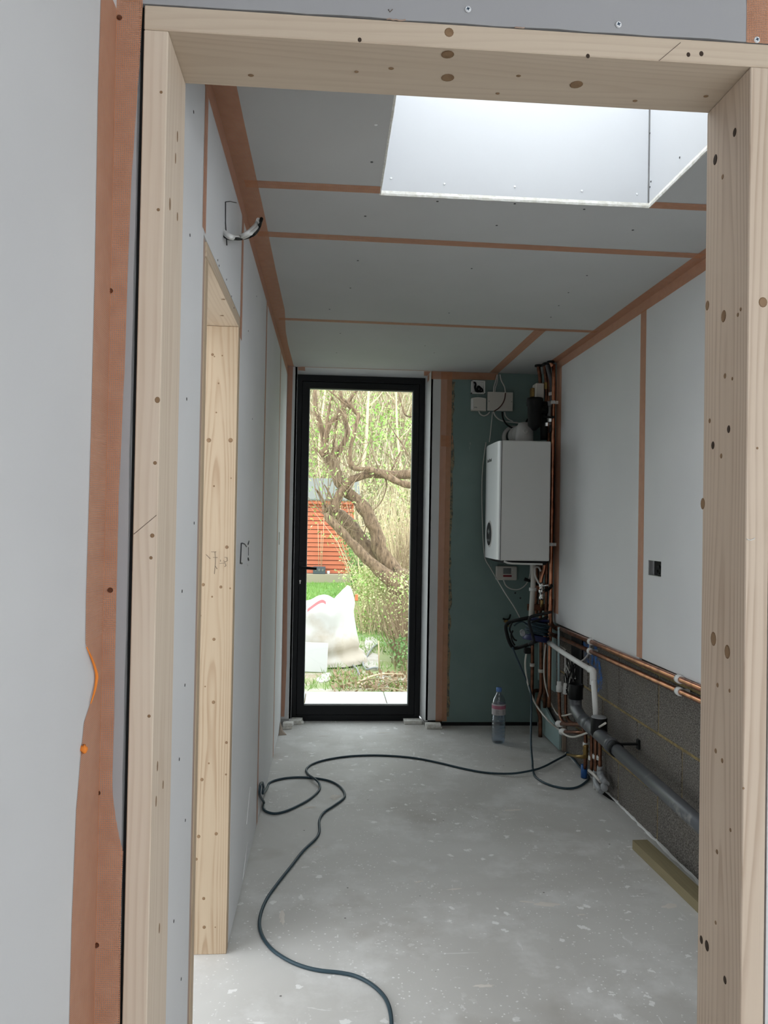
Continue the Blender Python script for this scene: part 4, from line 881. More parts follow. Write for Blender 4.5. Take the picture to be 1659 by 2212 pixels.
obj('branch_socket', MB().lathe([(.028, c.z - sk[2] - .02), (.030, -.09), (.038, -.075), (.038, -.003), (.033, 0), (.030, -.03)], sk, ZZ, 22), M_BLACKPL, o)
obj('branch_cap', MB().lathe([(0, 0), (.034, 0), (.036, .003), (.034, .007), (.0, .008)], (sk[0], sk[1], sk[2] - .004), ZZ, 20), M_GREYFIT, o)
ce_ = wat(3.72)
obj('bend', MB().tube([ce_, wat(3.78) + Vector((0, 0, .004)), wat(3.84) + Vector((0, .01, .03)), wat(3.84) + Vector((0, .02, .09))], .031, 18, 4), M_GREYPIPE, o)
obj('open_socket', MB().lathe([(.031, 0), (.037, .004), (.037, .075), (.033, .078), (.031, .03), (0, .03)], tuple(wat(3.84) + Vector((0, .02, .07))), ZZ, 20), M_BLACKPL, o)
obj('coupling', MB().lathe([(.028, -.05), (.033, -.048), (.033, .048), (.028, .05)], wat(3.68), wdir, 20), M_GREYPIPE, o)
cb = wat(3.30)
obj('pipe_clip', MB().lathe([(.028, -.012), (.033, -.012), (.033, .012), (.028, .012)], cb, wdir, 20).box(cb.x + .02, cb.y - .008, cb.z + .018, BX - .001, cb.y + .008, cb.z + .026).box(BX - .012, cb.y - .012, cb.z - .0, BX - .001, cb.y + .012, cb.z + .042, .002), M_BLACKPL, o)
# loose black wires on the block wall by the corner
o = thing('wiring_hank', 'dark bunch of looped wires stuffed in the wall gap behind pipes', 'wiring', (1.3500, 4.1336, 0.4798))
random.seed(14)
for k in range(9):
    a = Vector((1.3600, 4.1813, 0.4959)); pts = []
    for q in range(6): pts.append(a + Vector((random.uniform(-.03, .008), random.uniform(-.09, .09), random.uniform(-.16, .12))))
    obj('wire', MB().tube(pts, .0032, 5, 4), M_BLACKPL if k % 3 else M_GREYCABLE, o)
obj('back_plate', MB().box(BX - .010, 4.06, .42, BX - .001, 4.24, .70), M_BLACKPL, o)
o = tag(obj('moisture_board_offcut', MB().prism([(4.352, .010), (4.352, .118), (4.45, .132), (4.56, .160), (4.66, .188), (4.74, .205), (4.74, .012)], 1.340, 1.3525, 'X'), M_GREENLT), 'pale green board offcut leaning low against the wall below the pipes', 'board offcut')
tag(obj('timber_packing', MB().box(1.3535, 4.33, .010, 1.3735, 4.349, .19, .001), M_CARD), 'small upright brown timber strip beside the pale green offcut', 'timber')

# ================================================================ ELECTRICAL BITS ON THE GREEN BOARD
def bbox_b(px0, py0, px1, py1): return px0, py0, px1, py1
a, b = (0.8963, 4.9200, 2.2284), (0.9858, 4.9200, 2.1438)
o = thing('open_back_box', 'open white wall box with black cables coiled inside, topmost on green board', 'junction box', (a[0], YB, b[2]))
mb = MB(); d = .028
mb.box(a[0], YB - d, b[2], b[0], YB - .0012, b[2] + .006); mb.box(a[0], YB - d, a[2] - .006, b[0], YB - .0012, a[2]); mb.box(a[0], YB - d, b[2], a[0] + .007, YB - .0012, a[2]); mb.box(b[0] - .007, YB - d, b[2], b[0], YB - .0012, a[2]); mb.box(a[0], YB - .004, b[2], b[0], YB - .0012, a[2])
obj('case', mb, M_WHITEPL, o)
c0 = Vector(((a[0] + b[0]) / 2, YB - .016, (a[2] + b[2]) / 2))
obj('cable', MB().tube([c0 + Vector(q) for q in ((-.024, .004, .034), (-.016, 0, .020), (-.020, -.006, -.004), (-.008, -.006, -.028), (.010, -.006, -.026), (.014, -.008, -.006), (.0, -.01, .004), (-.006, -.006, -.014), (.006, 0, -.030))], .0065, 7, 4), M_BLACKPL, o)
obj('cable', MB().tube([c0 + Vector(q) for q in ((-.008, .002, -.012), (.008, -.008, -.002), (.026, -.006, -.012), (.028, -.004, -.026), (.012, 0, -.03))], .005, 7, 4), M_BLACKPL, o)
a, b = (0.8981, 4.9200, 2.1201), (0.9936, 4.9200, 2.0326)
o = thing('wireless_receiver', 'small blank white control box below the open box on green board', 'receiver', (a[0], YB, b[2]))
n = 10; pr = [(a[0], b[2]), (b[0], b[2])] + [(b[0] - (b[0] - a[0]) * i / n, a[2] - .006 + .006 * math.sin(PI * i / n)) for i in range(n + 1)]
obj('case', MB().prism(pr, YB - .026, YB - .0012, 'Y'), M_CREAM, o)
obj('cover_edge', MB().box(a[0] - .0015, YB - .0275, b[2] + .008, a[0] + .012, YB - .003, a[2] - .01, .002), M_WHITEPL, o)
obj('indicator', MB().disc((a[0] + .024, YB - .0262, b[2] + .022), (0, -1, 0), .0035, .0035, ZZ, .001, 8).disc((a[0] + .034, YB - .0262, b[2] + .022), (0, -1, 0), .0035, .0035, ZZ, .001, 8), M_LCD, o)
a, b = (1.0008, 4.9200, 2.1563), (1.1673, 4.9200, 2.0344)
o = thing('wiring_centre', 'wide cream junction box with cables running over and below it', 'junction box', (a[0], YB, b[2]))
obj('case', MB().box(a[0] + .004, YB - .030, b[2] + .004, b[0] - .004, YB - .0012, a[2] - .004, .002), M_CREAM, o)
obj('lid', MB().box(a[0], YB - .036, b[2], b[0], YB - .028, a[2], .002), M_CREAM, o)
for x_ in (a[0] + .010, b[0] - .008): obj('lid_screw', MB().disc((x_, YB - .0361, (a[2] + b[2]) / 2), (0, -1, 0), .003, .003, ZZ, .001, 8), M_LCD, o)
a, b = (1.0763, 4.9200, 1.0339), (1.2147, 4.9200, 0.9427)
o = thing('heating_programmer', 'white heating programmer with grey display and red strip under the boiler', 'thermostat', (a[0], YB, b[2]))
obj('case', MB().box(a[0], YB - .030, b[2], b[0], YB - .0012, a[2], .006), M_CREAM, o)
W_, H_ = b[0] - a[0], a[2] - b[2]
obj('display', MB().box(a[0] + W_ * .33, YB - .0312, b[2] + H_ * .45, a[0] + W_ * .70, YB - .0295, b[2] + H_ * .86), M_LCD, o)
obj('red_strip', MB().box(a[0] + W_ * .33, YB - .0312, b[2] + H_ * .24, a[0] + W_ * .73, YB - .0295, b[2] + H_ * .37), M_RED, o)
obj('button', MB().box(a[0] + W_ * .75, YB - .033, b[2] + H_ * .68, a[0] + W_ * .80, YB - .0295, b[2] + H_ * .74, .001), M_WHITEPL, o)

def cable(name, label, pts, r, m, k=6, group=None):
    return tag(obj(name, MB().tube(pts, r, 7, k), m), label, 'cable', group)
cable('cable', 'pale cable pair dropping from the ceiling to the wiring centre', [(1.0624, 4.8900, 2.2700), (1.0540, 4.8900, 2.2307), (1.0425, 4.8900, 2.1884), (1.0402, 4.8900, 2.1464)], .0042, M_GREYCABLE)
cable('cable', 'second pale cable alongside the first above the wiring centre', [(1.0666, 4.8950, 2.2711), (1.0643, 4.8950, 2.2230), (1.0528, 4.8950, 2.1836), (1.0503, 4.8950, 2.1475)], .0038, M_GREYCABLE)
cable('cable', 'pale cable swinging wide from ceiling to the wiring centre edge', [(1.0806, 4.8900, 2.2705), (1.0903, 4.8900, 2.2318), (1.1122, 4.8900, 2.1905), (1.1189, 4.8900, 2.1487)], .0042, M_GREYCABLE)
cable('cable', 'dark red-brown wire crossing the face of the wiring centre', [(1.1154, 4.8750, 2.1491), (1.1100, 4.8750, 2.1101), (1.0954, 4.8750, 2.0768), (1.0717, 4.8750, 2.0492), (1.0448, 4.8750, 2.0305), (1.0389, 4.8750, 2.0214)], .0036, mat('brown_wire', (.10, .045, .035), .5))
cable('cable', 'short white cable looping from receiver to wiring centre', [(0.9462, 4.8950, 2.0337), (0.9556, 4.8950, 2.0130), (0.9769, 4.8950, 2.0016), (1.0010, 4.8950, 2.0082), (1.0189, 4.8950, 2.0267)], .0048, M_GREYCABLE)
cable('cable', 'thin white cable hanging from wiring centre behind boiler front', [(1.0381, 4.9000, 2.0279), (1.0330, 4.9000, 1.9678), (1.0280, 4.9000, 1.9017), (1.0200, 4.9000, 1.8326)], .0036, M_GREYCABLE)
cable('cable', 'white cable arching from wiring centre to the flue', [(1.0356, 4.8600, 2.0251), (1.0480, 4.8600, 1.9987), (1.0786, 4.8600, 1.9727), (1.1239, 4.8600, 1.9620), (1.1843, 4.8600, 1.9577), (1.2359, 4.8600, 1.9471)], .0046, M_GREYCABLE)
cable('cable', 'short white cable joining the arching one above the flue', [(1.1102, 4.8700, 2.0256), (1.1166, 4.8700, 2.0019), (1.1350, 4.8700, 1.9815), (1.1655, 4.8700, 1.9674)], .0040, M_GREYCABLE)
cable('cable', 'black cable drooping from wiring centre to the black filter', [(1.0883, 4.8400, 2.0208), (1.0950, 4.8400, 1.9765), (1.1226, 4.8400, 1.9386), (1.1650, 4.8400, 1.9190), (1.2100, 4.8400, 1.9291), (1.2368, 4.8400, 1.9476), (1.2544, 4.8400, 1.9808)], .0052, M_BLACKPL)
cable('cable', 'thin pale cable bowing down past the edge of the boiler front', [*[(0.9988, 4.9000, 1.8320), (0.9802, 4.9000, 1.6669), (0.9766, 4.9000, 1.5173), (0.9824, 4.9000, 1.3382), (0.9909, 4.9000, 1.1890), (1.0046, 4.9000, 1.0818)], *[(1.0356, 4.8700, 1.0184)], *[(1.0828, 4.7000, 0.8919), (1.1483, 4.7000, 0.7952), (1.1872, 4.7000, 0.7268)]], .0036, M_GREYCABLE, 5)
cable('cable', 'pale cable sagging from programmer back up under the boiler', [(1.1018, 4.8000, 0.9533), (1.1232, 4.8000, 0.9126), (1.1651, 4.8000, 0.8926), (1.2127, 4.8000, 0.8961), (1.2539, 4.8000, 0.9317), (1.2738, 4.8000, 0.9906), (1.2754, 4.8000, 1.0845)], .0040, M_GREYCABLE)
cable('cable', 'pair cable beside the sagging one, hanging straight under the boiler', [(1.2301, 4.6400, 1.0860), (1.2366, 4.6400, 1.0350), (1.2317, 4.6400, 0.9783)], .0036, M_GREYCABLE)
o = thing('wall_tap', 'small dark tap sticking out of the green board above the reel', 'tap', (1.1488, 4.9200, 0.6752))
p = Vector((1.1457, 4.9200, 0.6782))
obj('body', MB().cyl(p + Vector((0, -.0012, 0)), p + Vector((0, -.05, 0)), .012, 10).tube([p + Vector((0, -.045, 0)), p + Vector((.004, -.055, -.012)), p + Vector((.004, -.056, -.03))], .009, 8, 2), M_BRASS, o)
obj('lever', MB().tube([p + Vector((-.022, -.03, .018)), p + Vector((.0, -.034, .012)), p + Vector((.02, -.032, .02)), p + Vector((.028, -.03, .045))], .006, 6, 2), M_BLACKPL, o)

# hanging cream cables
cable('cable', 'cream cable curving from the reel down past glands to the black socket', [*[(1.1474, 4.3600, 0.5879), (1.1375, 4.3600, 0.5268), (1.1383, 4.3600, 0.4711), (1.1530, 4.3600, 0.3941), (1.1813, 4.3600, 0.3119), (1.2174, 4.3600, 0.2483)], *[(1.2459, 4.2500, 0.2050), (1.2994, 4.2500, 0.1609)], *[(1.2620, 3.9876, 0.1971), (1.2620, 3.8652, 0.2215), (1.2620, 3.7437, 0.2644), (1.2620, 3.6103, 0.3189), (1.2620, 3.5040, 0.3649), (1.2620, 3.4097, 0.4109)]], .0052, M_CREAM, 5)
cable('cable', 'thin cream cable looping behind the pipes to the lower copper bends', [*[(1.2956, 4.5000, 0.5932), (1.2884, 4.5000, 0.5163), (1.2868, 4.5000, 0.4339), (1.2964, 4.5000, 0.3571), (1.3200, 4.5000, 0.2749), (1.3489, 4.5000, 0.2146)], *[(1.3289, 4.3500, 0.2136)], *[(1.3000, 4.1453, 0.2597), (1.3000, 4.0177, 0.3015)]], .0045, M_CREAM, 5)
cable('cable', 'grey cable looped behind the copper pair above the overflow pipe', [(1.3500, 3.8802, 0.6968), (1.3500, 3.8994, 0.6460), (1.3500, 3.9699, 0.6000), (1.3500, 4.0590, 0.5692), (1.3500, 4.1530, 0.5572)], .0045, M_GREYCABLE, 5)
cable('cable', 'thin pale cable along the top of the overflow pipe', [(1.3450, 4.3772, 0.6050), (1.3450, 4.2719, 0.5984), (1.3450, 4.2033, 0.5687), (1.3450, 4.1932, 0.5294)], .0038, M_CREAM, 4)
tag(obj('cable_tie', MB().tube([(1.3300, 3.8032, 0.7344), (1.3300, 3.8106, 0.7473)], .001, 4), M_GREYCABLE), 'tiny cable tie tail standing up on the upper copper pipe', 'cable tie')

# cable reel hanging on the pipes
rc = Vector((1.2191, 4.4200, 0.6917))
o = thing('cable_reel', 'black tubular cable reel with navy drum hung on pipes under boiler', 'cable reel', tuple(rc))
obj('frame', MB().tube([*[(1.1636, 4.3600, 0.7688), (1.1069, 4.3600, 0.7577)], *[(1.0600, 4.4000, 0.7388), (1.0331, 4.4000, 0.7225), (1.0308, 4.4000, 0.6931)], *[(1.0452, 4.4000, 0.6396), (1.0622, 4.4000, 0.6023), (1.0815, 4.4000, 0.5863), (1.1059, 4.4000, 0.5891)], *[(1.1416, 4.3600, 0.6092), (1.1766, 4.3600, 0.6200)]], .0105, 10, 5), M_BLACKPL, o)
obj('frame', MB().tube([*[(1.3060, 4.4400, 0.7927)], *[(1.2173, 4.3400, 0.7903), (1.1689, 4.3400, 0.7793), (1.1529, 4.3400, 0.7659), (1.1506, 4.3400, 0.7421)], *[(1.1566, 4.3200, 0.7052), (1.1679, 4.3200, 0.6684), (1.1737, 4.3200, 0.6421), (1.1685, 4.3200, 0.6289)], *[(1.1498, 4.3400, 0.6177)]], .0085, 10, 5), M_BLACKAL, o)
obj('cross_bar', MB().tube([(1.1801, 4.4000, 0.7372), (1.2346, 4.4000, 0.7537), (1.2782, 4.4000, 0.7702)], .007, 8, 2), M_BLACKAL, o)
obj('cross_bar', MB().tube([*[(1.1766, 4.3600, 0.6227)], *[(1.2531, 4.4400, 0.6268), (1.2999, 4.4400, 0.6407)]], .008, 8, 2), M_BLACKAL, o)
ax = Vector((.16, .10, 1)).normalized()
lo = rc + Vector((.0, .03, -.072)); ln = .135
drum = obj('drum', MB().lathe([(0, 0), (.074, 0), (.077, .004), (.077, .028), (.070, .032), (.040, .034), (.040, ln - .02), (.062, ln - .016), (.064, ln), (0, ln + .002)], lo, ax, 26), M_NAVY, o)
mb = MB(); uu = ax.orthogonal().normalized(); vv = ax.cross(uu)
random.seed(17)
pts = []
for k in range(7 * 14):
    t = k / 14 * 2 * PI; rr = .062 + .006 * math.sin(k * .7) + random.uniform(-.002, .002)
    pts.append(lo + ax * (.042 + .070 * k / 98 + .006 * math.sin(t)) + (uu * math.cos(t) + vv * math.sin(t)) * rr)
mb.tube(pts, .0058, 6, 2); obj('wound_cable', mb, M_CABLE, o)
obj('loose_loop', MB().tube([*[(1.0719, 4.3800, 0.7175), (1.0933, 4.3800, 0.7337), (1.1203, 4.3800, 0.7419), (1.1422, 4.3800, 0.7314), (1.1587, 4.3800, 0.7182)]], .005, 6, 4), M_CABLE, o)
obj('loose_loop', MB().tube([*[(1.0607, 4.3800, 0.7361), (1.0477, 4.3800, 0.7013), (1.0563, 4.3800, 0.6747), (1.0730, 4.3800, 0.6428), (1.0894, 4.3800, 0.6323)]], .005, 6, 4).tube([*[(1.0644, 4.3700, 0.6922), (1.0540, 4.3700, 0.6655), (1.0599, 4.3700, 0.6336), (1.0765, 4.3700, 0.6071)]], .005, 6, 4), M_BLACKPL, o)
obj('winder', MB().lathe([(0, -.008), (.014, -.008), (.016, 0), (.014, .008), (0, .008)], (1.1113, 4.3300, 0.6797), (-.6, -1, .2), 12).tube([(1.1113, 4.3300, 0.6797), (1.0977, 4.3300, 0.6902), (1.1056, 4.3300, 0.7008), (1.1218, 4.3300, 0.6930)], .004, 6, 3), M_GREYFIT, o)
obj('plug', MB().box(*(lambda q: (q[0] - .018, 4.33, q[2] - .018, q[0] + .018, 4.36, q[2] + .016))((1.1435, 4.3450, 0.5824)), .004), M_BLACKPL, o)

# extension cable from the reel over the floor
fz_ = .0058
fpts = [(1.0991, 4.0263, 0.0058), (1.0815, 3.9151, 0.0058), (1.0964, 3.8300, 0.0058), (1.1328, 3.7680, 0.0058), (1.1854, 3.7337, 0.0058), (1.2430, 3.7458, 0.0058), (1.3029, 3.8055, 0.0058), (1.3627, 3.9030, 0.0058), (1.4041, 4.0159, 0.0100), (1.4232, 4.1164, 0.0180), (1.4210, 4.2028, 0.0220), (1.3985, 4.2632, 0.0220), (1.3426, 4.2374, 0.0170), (1.2593, 4.1528, 0.0125), (1.1622, 4.0378, 0.0165), (1.0814, 3.9702, 0.0190), (0.9639, 3.9403, 0.0125), (0.8382, 3.9778, 0.0058), (0.7284, 4.0474, 0.0058), (0.6186, 4.1430, 0.0058), (0.5021, 4.2261, 0.0058), (0.3778, 4.2696, 0.0058), (0.2499, 4.2840, 0.0058), (0.1208, 4.2645, 0.0058), (0.0063, 4.2081, 0.0058), (-0.0649, 4.1371, 0.0058), (-0.0968, 4.0528, 0.0058), (-0.0872, 3.9677, 0.0070), (-0.0548, 3.8698, 0.0180), (-0.0285, 3.8092, 0.0130), (-0.0252, 3.7383, 0.0058), (-0.0625, 3.6270, 0.0058), (-0.1170, 3.5342, 0.0058), (-0.1757, 3.4627, 0.0058), (-0.2254, 3.4421, 0.0058), (-0.2698, 3.4870, 0.0058), (-0.3029, 3.5788, 0.0058)]
wl_pts = [(-0.2850, 3.3148, 0.1307), (-0.2850, 3.2856, 0.1702), (-0.2850, 3.3263, 0.1758), (-0.2850, 3.4195, 0.1483), (-0.2850, 3.4730, 0.1118), (-0.2850, 3.4550, 0.0894)]
wl_pts = [(XL + .008 + (.004 if i else .002), p_[1], max(p_[2], .008)) for i, p_ in enumerate(wl_pts)]
f2 = [(-0.2959, 3.7695, 0.0058), (-0.2686, 3.8485, 0.0058), (-0.2127, 3.9025, 0.0058), (-0.1325, 3.9221, 0.0058), (-0.0506, 3.9066, 0.0058), (0.0239, 3.8636, 0.0058), (0.0714, 3.7885, 0.0058), (0.0945, 3.6914, 0.0058), (0.0887, 3.6177, 0.0058), (0.0450, 3.5305, 0.0058), (-0.0008, 3.4476, 0.0058), (-0.0201, 3.3577, 0.0058), (-0.0186, 3.2427, 0.0058), (-0.0326, 3.1631, 0.0058), (-0.0795, 3.0496, 0.0058), (-0.1184, 2.9204, 0.0058), (-0.1609, 2.7810, 0.0058), (-0.1931, 2.6545, 0.0058), (-0.2027, 2.5356, 0.0058), (-0.1886, 2.4424, 0.0058), (-0.1538, 2.3625, 0.0058), (-0.1087, 2.3063, 0.0058), (-0.0595, 2.2662, 0.0058), (-0.0054, 2.2409, 0.0058), (0.0544, 2.2271, 0.0058), (0.1002, 2.2072, 0.0058), (0.1441, 2.1637, 0.0058), (0.1748, 2.1037, 0.0058), (0.1846, 2.0362, 0.0058), (0.1788, 1.9628, 0.0058), (0.1529, 1.8630, 0.0058)]
clampx = lambda P: [(min(max(p_[0], XL + .0075), 1.36), p_[1], p_[2]) for p_ in P]
fpts = clampx(fpts); f2 = clampx(f2)
down = [*[(1.0608, 4.3600, 0.5980), (1.0776, 4.3600, 0.5583), (1.1027, 4.3600, 0.5027), (1.1363, 4.3600, 0.4286), (1.1586, 4.3600, 0.3809)], *[(1.1568, 4.3000, 0.3412), (1.1606, 4.3000, 0.2628)], *[(1.1380, 4.2200, 0.1794)], *[(1.1125, 4.1200, 0.1058)], *[(1.1025, 4.0500, 0.0400)]]
down[-1] = (down[-1][0], down[-1][1], max(down[-1][2], .03))
cable('extension_cable', 'dark teal extension cable snaking over the concrete floor from the reel', down + fpts + wl_pts + f2, .0056, M_CABLE, 6)

# ================================================================ SMALL THINGS INDOORS
bx, by = (1.0279, 4.4963, 0.0000)[0], (1.0386, 4.5439, 0.0000)[1]
o = thing('water_bottle', 'clear plastic water bottle with blue cap standing on the concrete floor', 'bottle', (bx, by, 0))
prof = [(0, .006), (.020, .004), (.030, .0012), (.036, .004), (.0395, .016)]
for k in range(6): prof += [(.041, .026 + k * .021), (.0405, .034 + k * .021), (.0388, .037 + k * .021), (.0405, .041 + k * .021)]
prof += [(.0408, .160), (.0408, .228), (.0402, .238), (.0385, .249), (.033, .266), (.024, .282), (.0150, .296), (.0140, .304)]
obj('body', MB().lathe(prof, (bx, by, 0), ZZ, 28), M_PET, o)
obj('water', MB().lathe([(0, .008), (.034, .008), (.0375, .018), (.0385, .12), (.038, .175), (0, .1755)], (bx, by, 0), ZZ, 24), M_WATER, o)
obj('label', MB().lathe([(.0413, .170), (.0415, .172), (.0415, .232), (.0410, .234)], (bx, by, 0), ZZ, 28), mat('bottle_label_paper', (.44, .41, .42), .5), o)
m_ = bpy.data.materials['cream_plastic'].copy(); m_.name = 'bottle_label_pink'; m_.node_tree.nodes['Principled BSDF'].inputs['Base Color'].default_value = (.38, .13, .19, 1)
lab = [q for q in COL.objects if q.name.startswith('label')][-1]
obj('pink_band', MB().lathe([(.0416, .206), (.0418, .208), (.0418, .224), (.0416, .226)], (bx, by, 0), ZZ, 28), m_, lab)
mb = MB()
for k in range(5):
    for ang, wd in ((-2.2, .5), (-1.25, .45)):
        z_ = .177 + k * .0052; n = 5; vs = []
        for i in range(n + 1):
            t = ang + wd * i / n * (1 - .12 * (k % 3)); vs += [(bx + .0419 * math.cos(t), by + .0419 * math.sin(t), z_), (bx + .0419 * math.cos(t), by + .0419 * math.sin(t), z_ + .002)]
        mb.add(vs, [(2 * i, 2 * i + 2, 2 * i + 3, 2 * i + 1) for i in range(n)])
obj('small_print', mb, M_LCD, lab)
obj('cap', MB().lathe([(.0150, .303), (.0168, .304), (.0170, .322), (.0160, .327), (0, .328)], (bx, by, 0), ZZ, 22), mat('bottle_cap_blue', (.10, .20, .46), .4), o)

oc = MB(); a = Vector((1.243, 3.040, 0)); b = Vector((1.268, 2.45, 0)); d = (b - a).normalized(); s = Vector((-d.y, d.x, 0)); s = s if s.x > 0 else -s
q = [a, a + s * .062, b + s * .062, b]
oc.add([v + Vector((0, 0, .001)) for v in q] + [v + Vector((0, 0, .037)) for v in q], [(3, 2, 1, 0), (4, 5, 6, 7), (0, 1, 5, 4), (1, 2, 6, 5), (2, 3, 7, 6), (3, 0, 4, 7)])
tag(obj('timber_offcut', oc, W_OFF), 'greenish treated timber batten lying on floor along the block wall', 'timber')

def packer(lab, x0, y0, x1, y1, z0, z1, rot=0):
    c = Vector(((x0 + x1) / 2, (y0 + y1) / 2, 0)); M_ = Matrix.Translation(c) @ Matrix.Rotation(rot, 4, 'Z') @ Matrix.Translation(-c)
    return tag(obj('board_packer', MB().box(x0, y0, z0, x1, y1, z1, .001, M_), M_PLASTER), lab, 'packer', 'plasterboard packers at the door reveals')
packer('lower plasterboard packer under the boarding at the handle side of the door', -.272, 4.845, -.212, 4.905, .0005, .014, .05)
packer('upper plasterboard packer stacked on another at the handle side of the door', -.268, 4.85, -.205, 4.91, .0145, .036, -.04)
packer('low plasterboard packer against the black door frame below its handle', -.212, 4.955, -.145, 5.035, .0005, .013, .12)
packer('tilted upper packer against the black door frame below its handle', -.224, 4.96, -.155, 5.035, .0135, .026, -.1)
packer('lower plasterboard packer under the grey strip beside the green board', .635, 4.848, .735, 4.905, .0005, .0135, .02)
packer('upper plasterboard packer stacked under the grey strip beside green board', .632, 4.845, .728, 4.90, .014, .030, -.03)
packer('long thin packer in the hinge-side corner of the door', .505, 4.955, .618, 5.03, .0005, .022, .03)
cs = MB(); cs.add([(-.284, 4.70, .001), (-.235, 4.715, .001), (-.262, 4.80, .001), (-.283, 4.83, .055), (-.276, 4.76, .03), (-.262, 4.73, .012)], [(0, 1, 5), (1, 2, 5), (5, 2, 4), (4, 2, 3), (0, 5, 4), (0, 4, 3)])
tag(obj('board_scrap', cs, M_CARD), 'torn brown scrap of board paper in the corner by the wall foot', 'scrap')

# wall boxes and the cable tails
o = thing('socket_back_box', 'galvanised back box with dark wires sunk in the white wall board', 'socket box', (XR, (SY0 + SY1) / 2, SZ0))
mb = MB(); xd = XR + .0235
mb.box(XR + .002, SY0, SZ0, xd, SY0 + .0015, SZ1); mb.box(XR + .002, SY1 - .0015, SZ0, xd, SY1, SZ1); mb.box(XR + .002, SY0, SZ0, xd, SY1, SZ0 + .0015); mb.box(XR + .002, SY0, SZ1 - .0015, xd, SY1, SZ1); mb.box(xd - .001, SY0, SZ0, xd, SY1, SZ1)
obj('box', mb, M_STEEL, o)
random.seed(23)
for k in range(4):
    c = Vector((XR + .014, 3.085 + random.uniform(-.01, .01), SZ0 + .028))
    obj('wire', MB().tube([c + Vector((random.uniform(-.006, .006), random.uniform(-.028, .03), random.uniform(-.024, .026))) for _ in range(5)], .0038, 6, 4), M_BLACKPL, o)
obj('box_shade', MB().box(xd - .0022, SY0 + .002, SZ0 + .002, xd - .0012, SY1 - .012, SZ1 - .002), M_DARK, o)  # dark sheet painting the shade at the back of the box
o = thing('light_cable_tails', 'bunch of white and black cable tails poking from hole high in wall', 'cable', (XL, 2.02, 2.09))
base = Vector((XL - .02, 2.02, 2.055))
e1 = [base, *[(XL + q[1], q[0][1], q[0][2]) for q in ()]]
def tail(pxs, m, r=.0058): return obj('tail', MB().tube([(XL - .03, 2.02, 2.07)] + pxs, r, 8, 5), m, o)
tail([*[(-0.2800, 1.9848, 2.0357)], *[(-0.2620, 1.9655, 2.0198), (-0.2620, 2.1159, 2.0745)], *[(-0.2350, 2.0964, 2.0811), (-0.2350, 2.2862, 2.1748)], *[(-0.2250, 2.2643, 2.1831)]], M_WHITEPL)
tail([*[(-0.2800, 1.9854, 2.0312)], *[(-0.2620, 1.9836, 2.0230), (-0.2620, 2.1576, 2.0874)], *[(-0.2300, 2.0969, 2.0777), (-0.2300, 2.2915, 2.1715)], *[(-0.2180, 2.2625, 2.1773)]], M_WHITEPL)
tail([*[(-0.2800, 1.9861, 2.0267)], *[(-0.2600, 1.9955, 2.0263), (-0.2600, 2.1624, 2.0880)], *[(-0.2260, 2.1184, 2.0821), (-0.2260, 2.2797, 2.1617)], *[(-0.2140, 2.2471, 2.1796)]], M_BLACKPL, .005)
obj('hole_shade', MB().box(XL - .0125, 2.0065, 2.0455, XL - .0115, 2.0335, 2.1275), M_DARK, o)  # dark sheet painting the shade inside the cut hole
tag(obj('wall_switch_box', MB().box(XL - .002, 4.385, 1.165, XL + .003, 4.44, 1.235, .001), M_STEEL), 'small grey switch box at the far end of the board wall', 'switch box')

# ================================================================ GARDEN
GZ = -.05
def ground_h(x, y):
    return GZ + .02 * noise.noise(Vector((x * .9, y * .9, 0))) + (max(0, y - 9) * .022)
M_PATIO = mat('pale_porcelain_paving', (.50, .52, .54), .5)
M_STONE = mat('pale_stone', (.50, .47, .43), .85)
g = G(M_STONE); g.col(g.mix(g.r01(g.noise(9, 4), .35, .7), (.52, .49, .45), (.38, .34, .29)))
M_GROUND = mat('rough_garden_ground', (.3, .27, .2), .95); g = G(M_GROUND)
sp = g.n('SeparateXYZ'); g.l(g.tc.outputs['Object'], sp.inputs[0])
far = g.r01(g.math('ADD', g.math('MULTIPLY', sp.outputs[1], .05), g.math('MULTIPLY', g.noise(1.2, 4), .175)), .49, .56)
soil = g.mix(g.r01(g.noise(3.2, 5), .38, .62), (.46, .42, .36), (.33, .27, .19))
soil = g.mix(g.r01(g.noise(14, 5), .55, .72), soil, (.52, .48, .42))
soil = g.mix(g.math('MULTIPLY', g.r01(g.noise(1.8, 3, g.map((1, 1.6, 1), (0, 0, 0), (2, 7, 0))), .45, .58), .8), soil, (.20, .26, .085))
lawn = g.mix(g.r01(g.noise(6, 4), .35, .7), (.105, .235, .045), (.16, .30, .075))
g.col(g.mix(far, soil, lawn)); g.bump(g.noise(30, 5), .5, .02)
nx, ny = 60, 90; vs = []; fs = []
for j in range(ny + 1):
    for i in range(nx + 1):
        x = -6 + 13 * i / nx; y = 5.9 + 15 * (j / ny) ** 1.3; vs.append((x, y, ground_h(x, y)))
for j in range(ny):
    for i in range(nx): a = j * (nx + 1) + i; fs.append((a, a + 1, a + nx + 2, a + nx + 1))
gm = MB().add(vs, fs, True); ground = struct('garden_ground', gm, M_GROUND)
patio = struct('patio', MB().box(-3, 5.14, -.14, 4, 6.02, -.040), M_MORTAR)
for i in range(7):
    x0 = -2.28 + i * .605 + .004
    obj('paving_slab', MB().box(x0 - .0, 5.16, -.05, x0 + .597, 5.56 - .004, -.026, .003), M_PATIO, patio)
    x1 = -1.97 + i * .605 - .0
    obj('paving_slab', MB().box(x1, 5.56, -.05, x1 + .597, 6.03, -.026, .003), M_PATIO, patio)

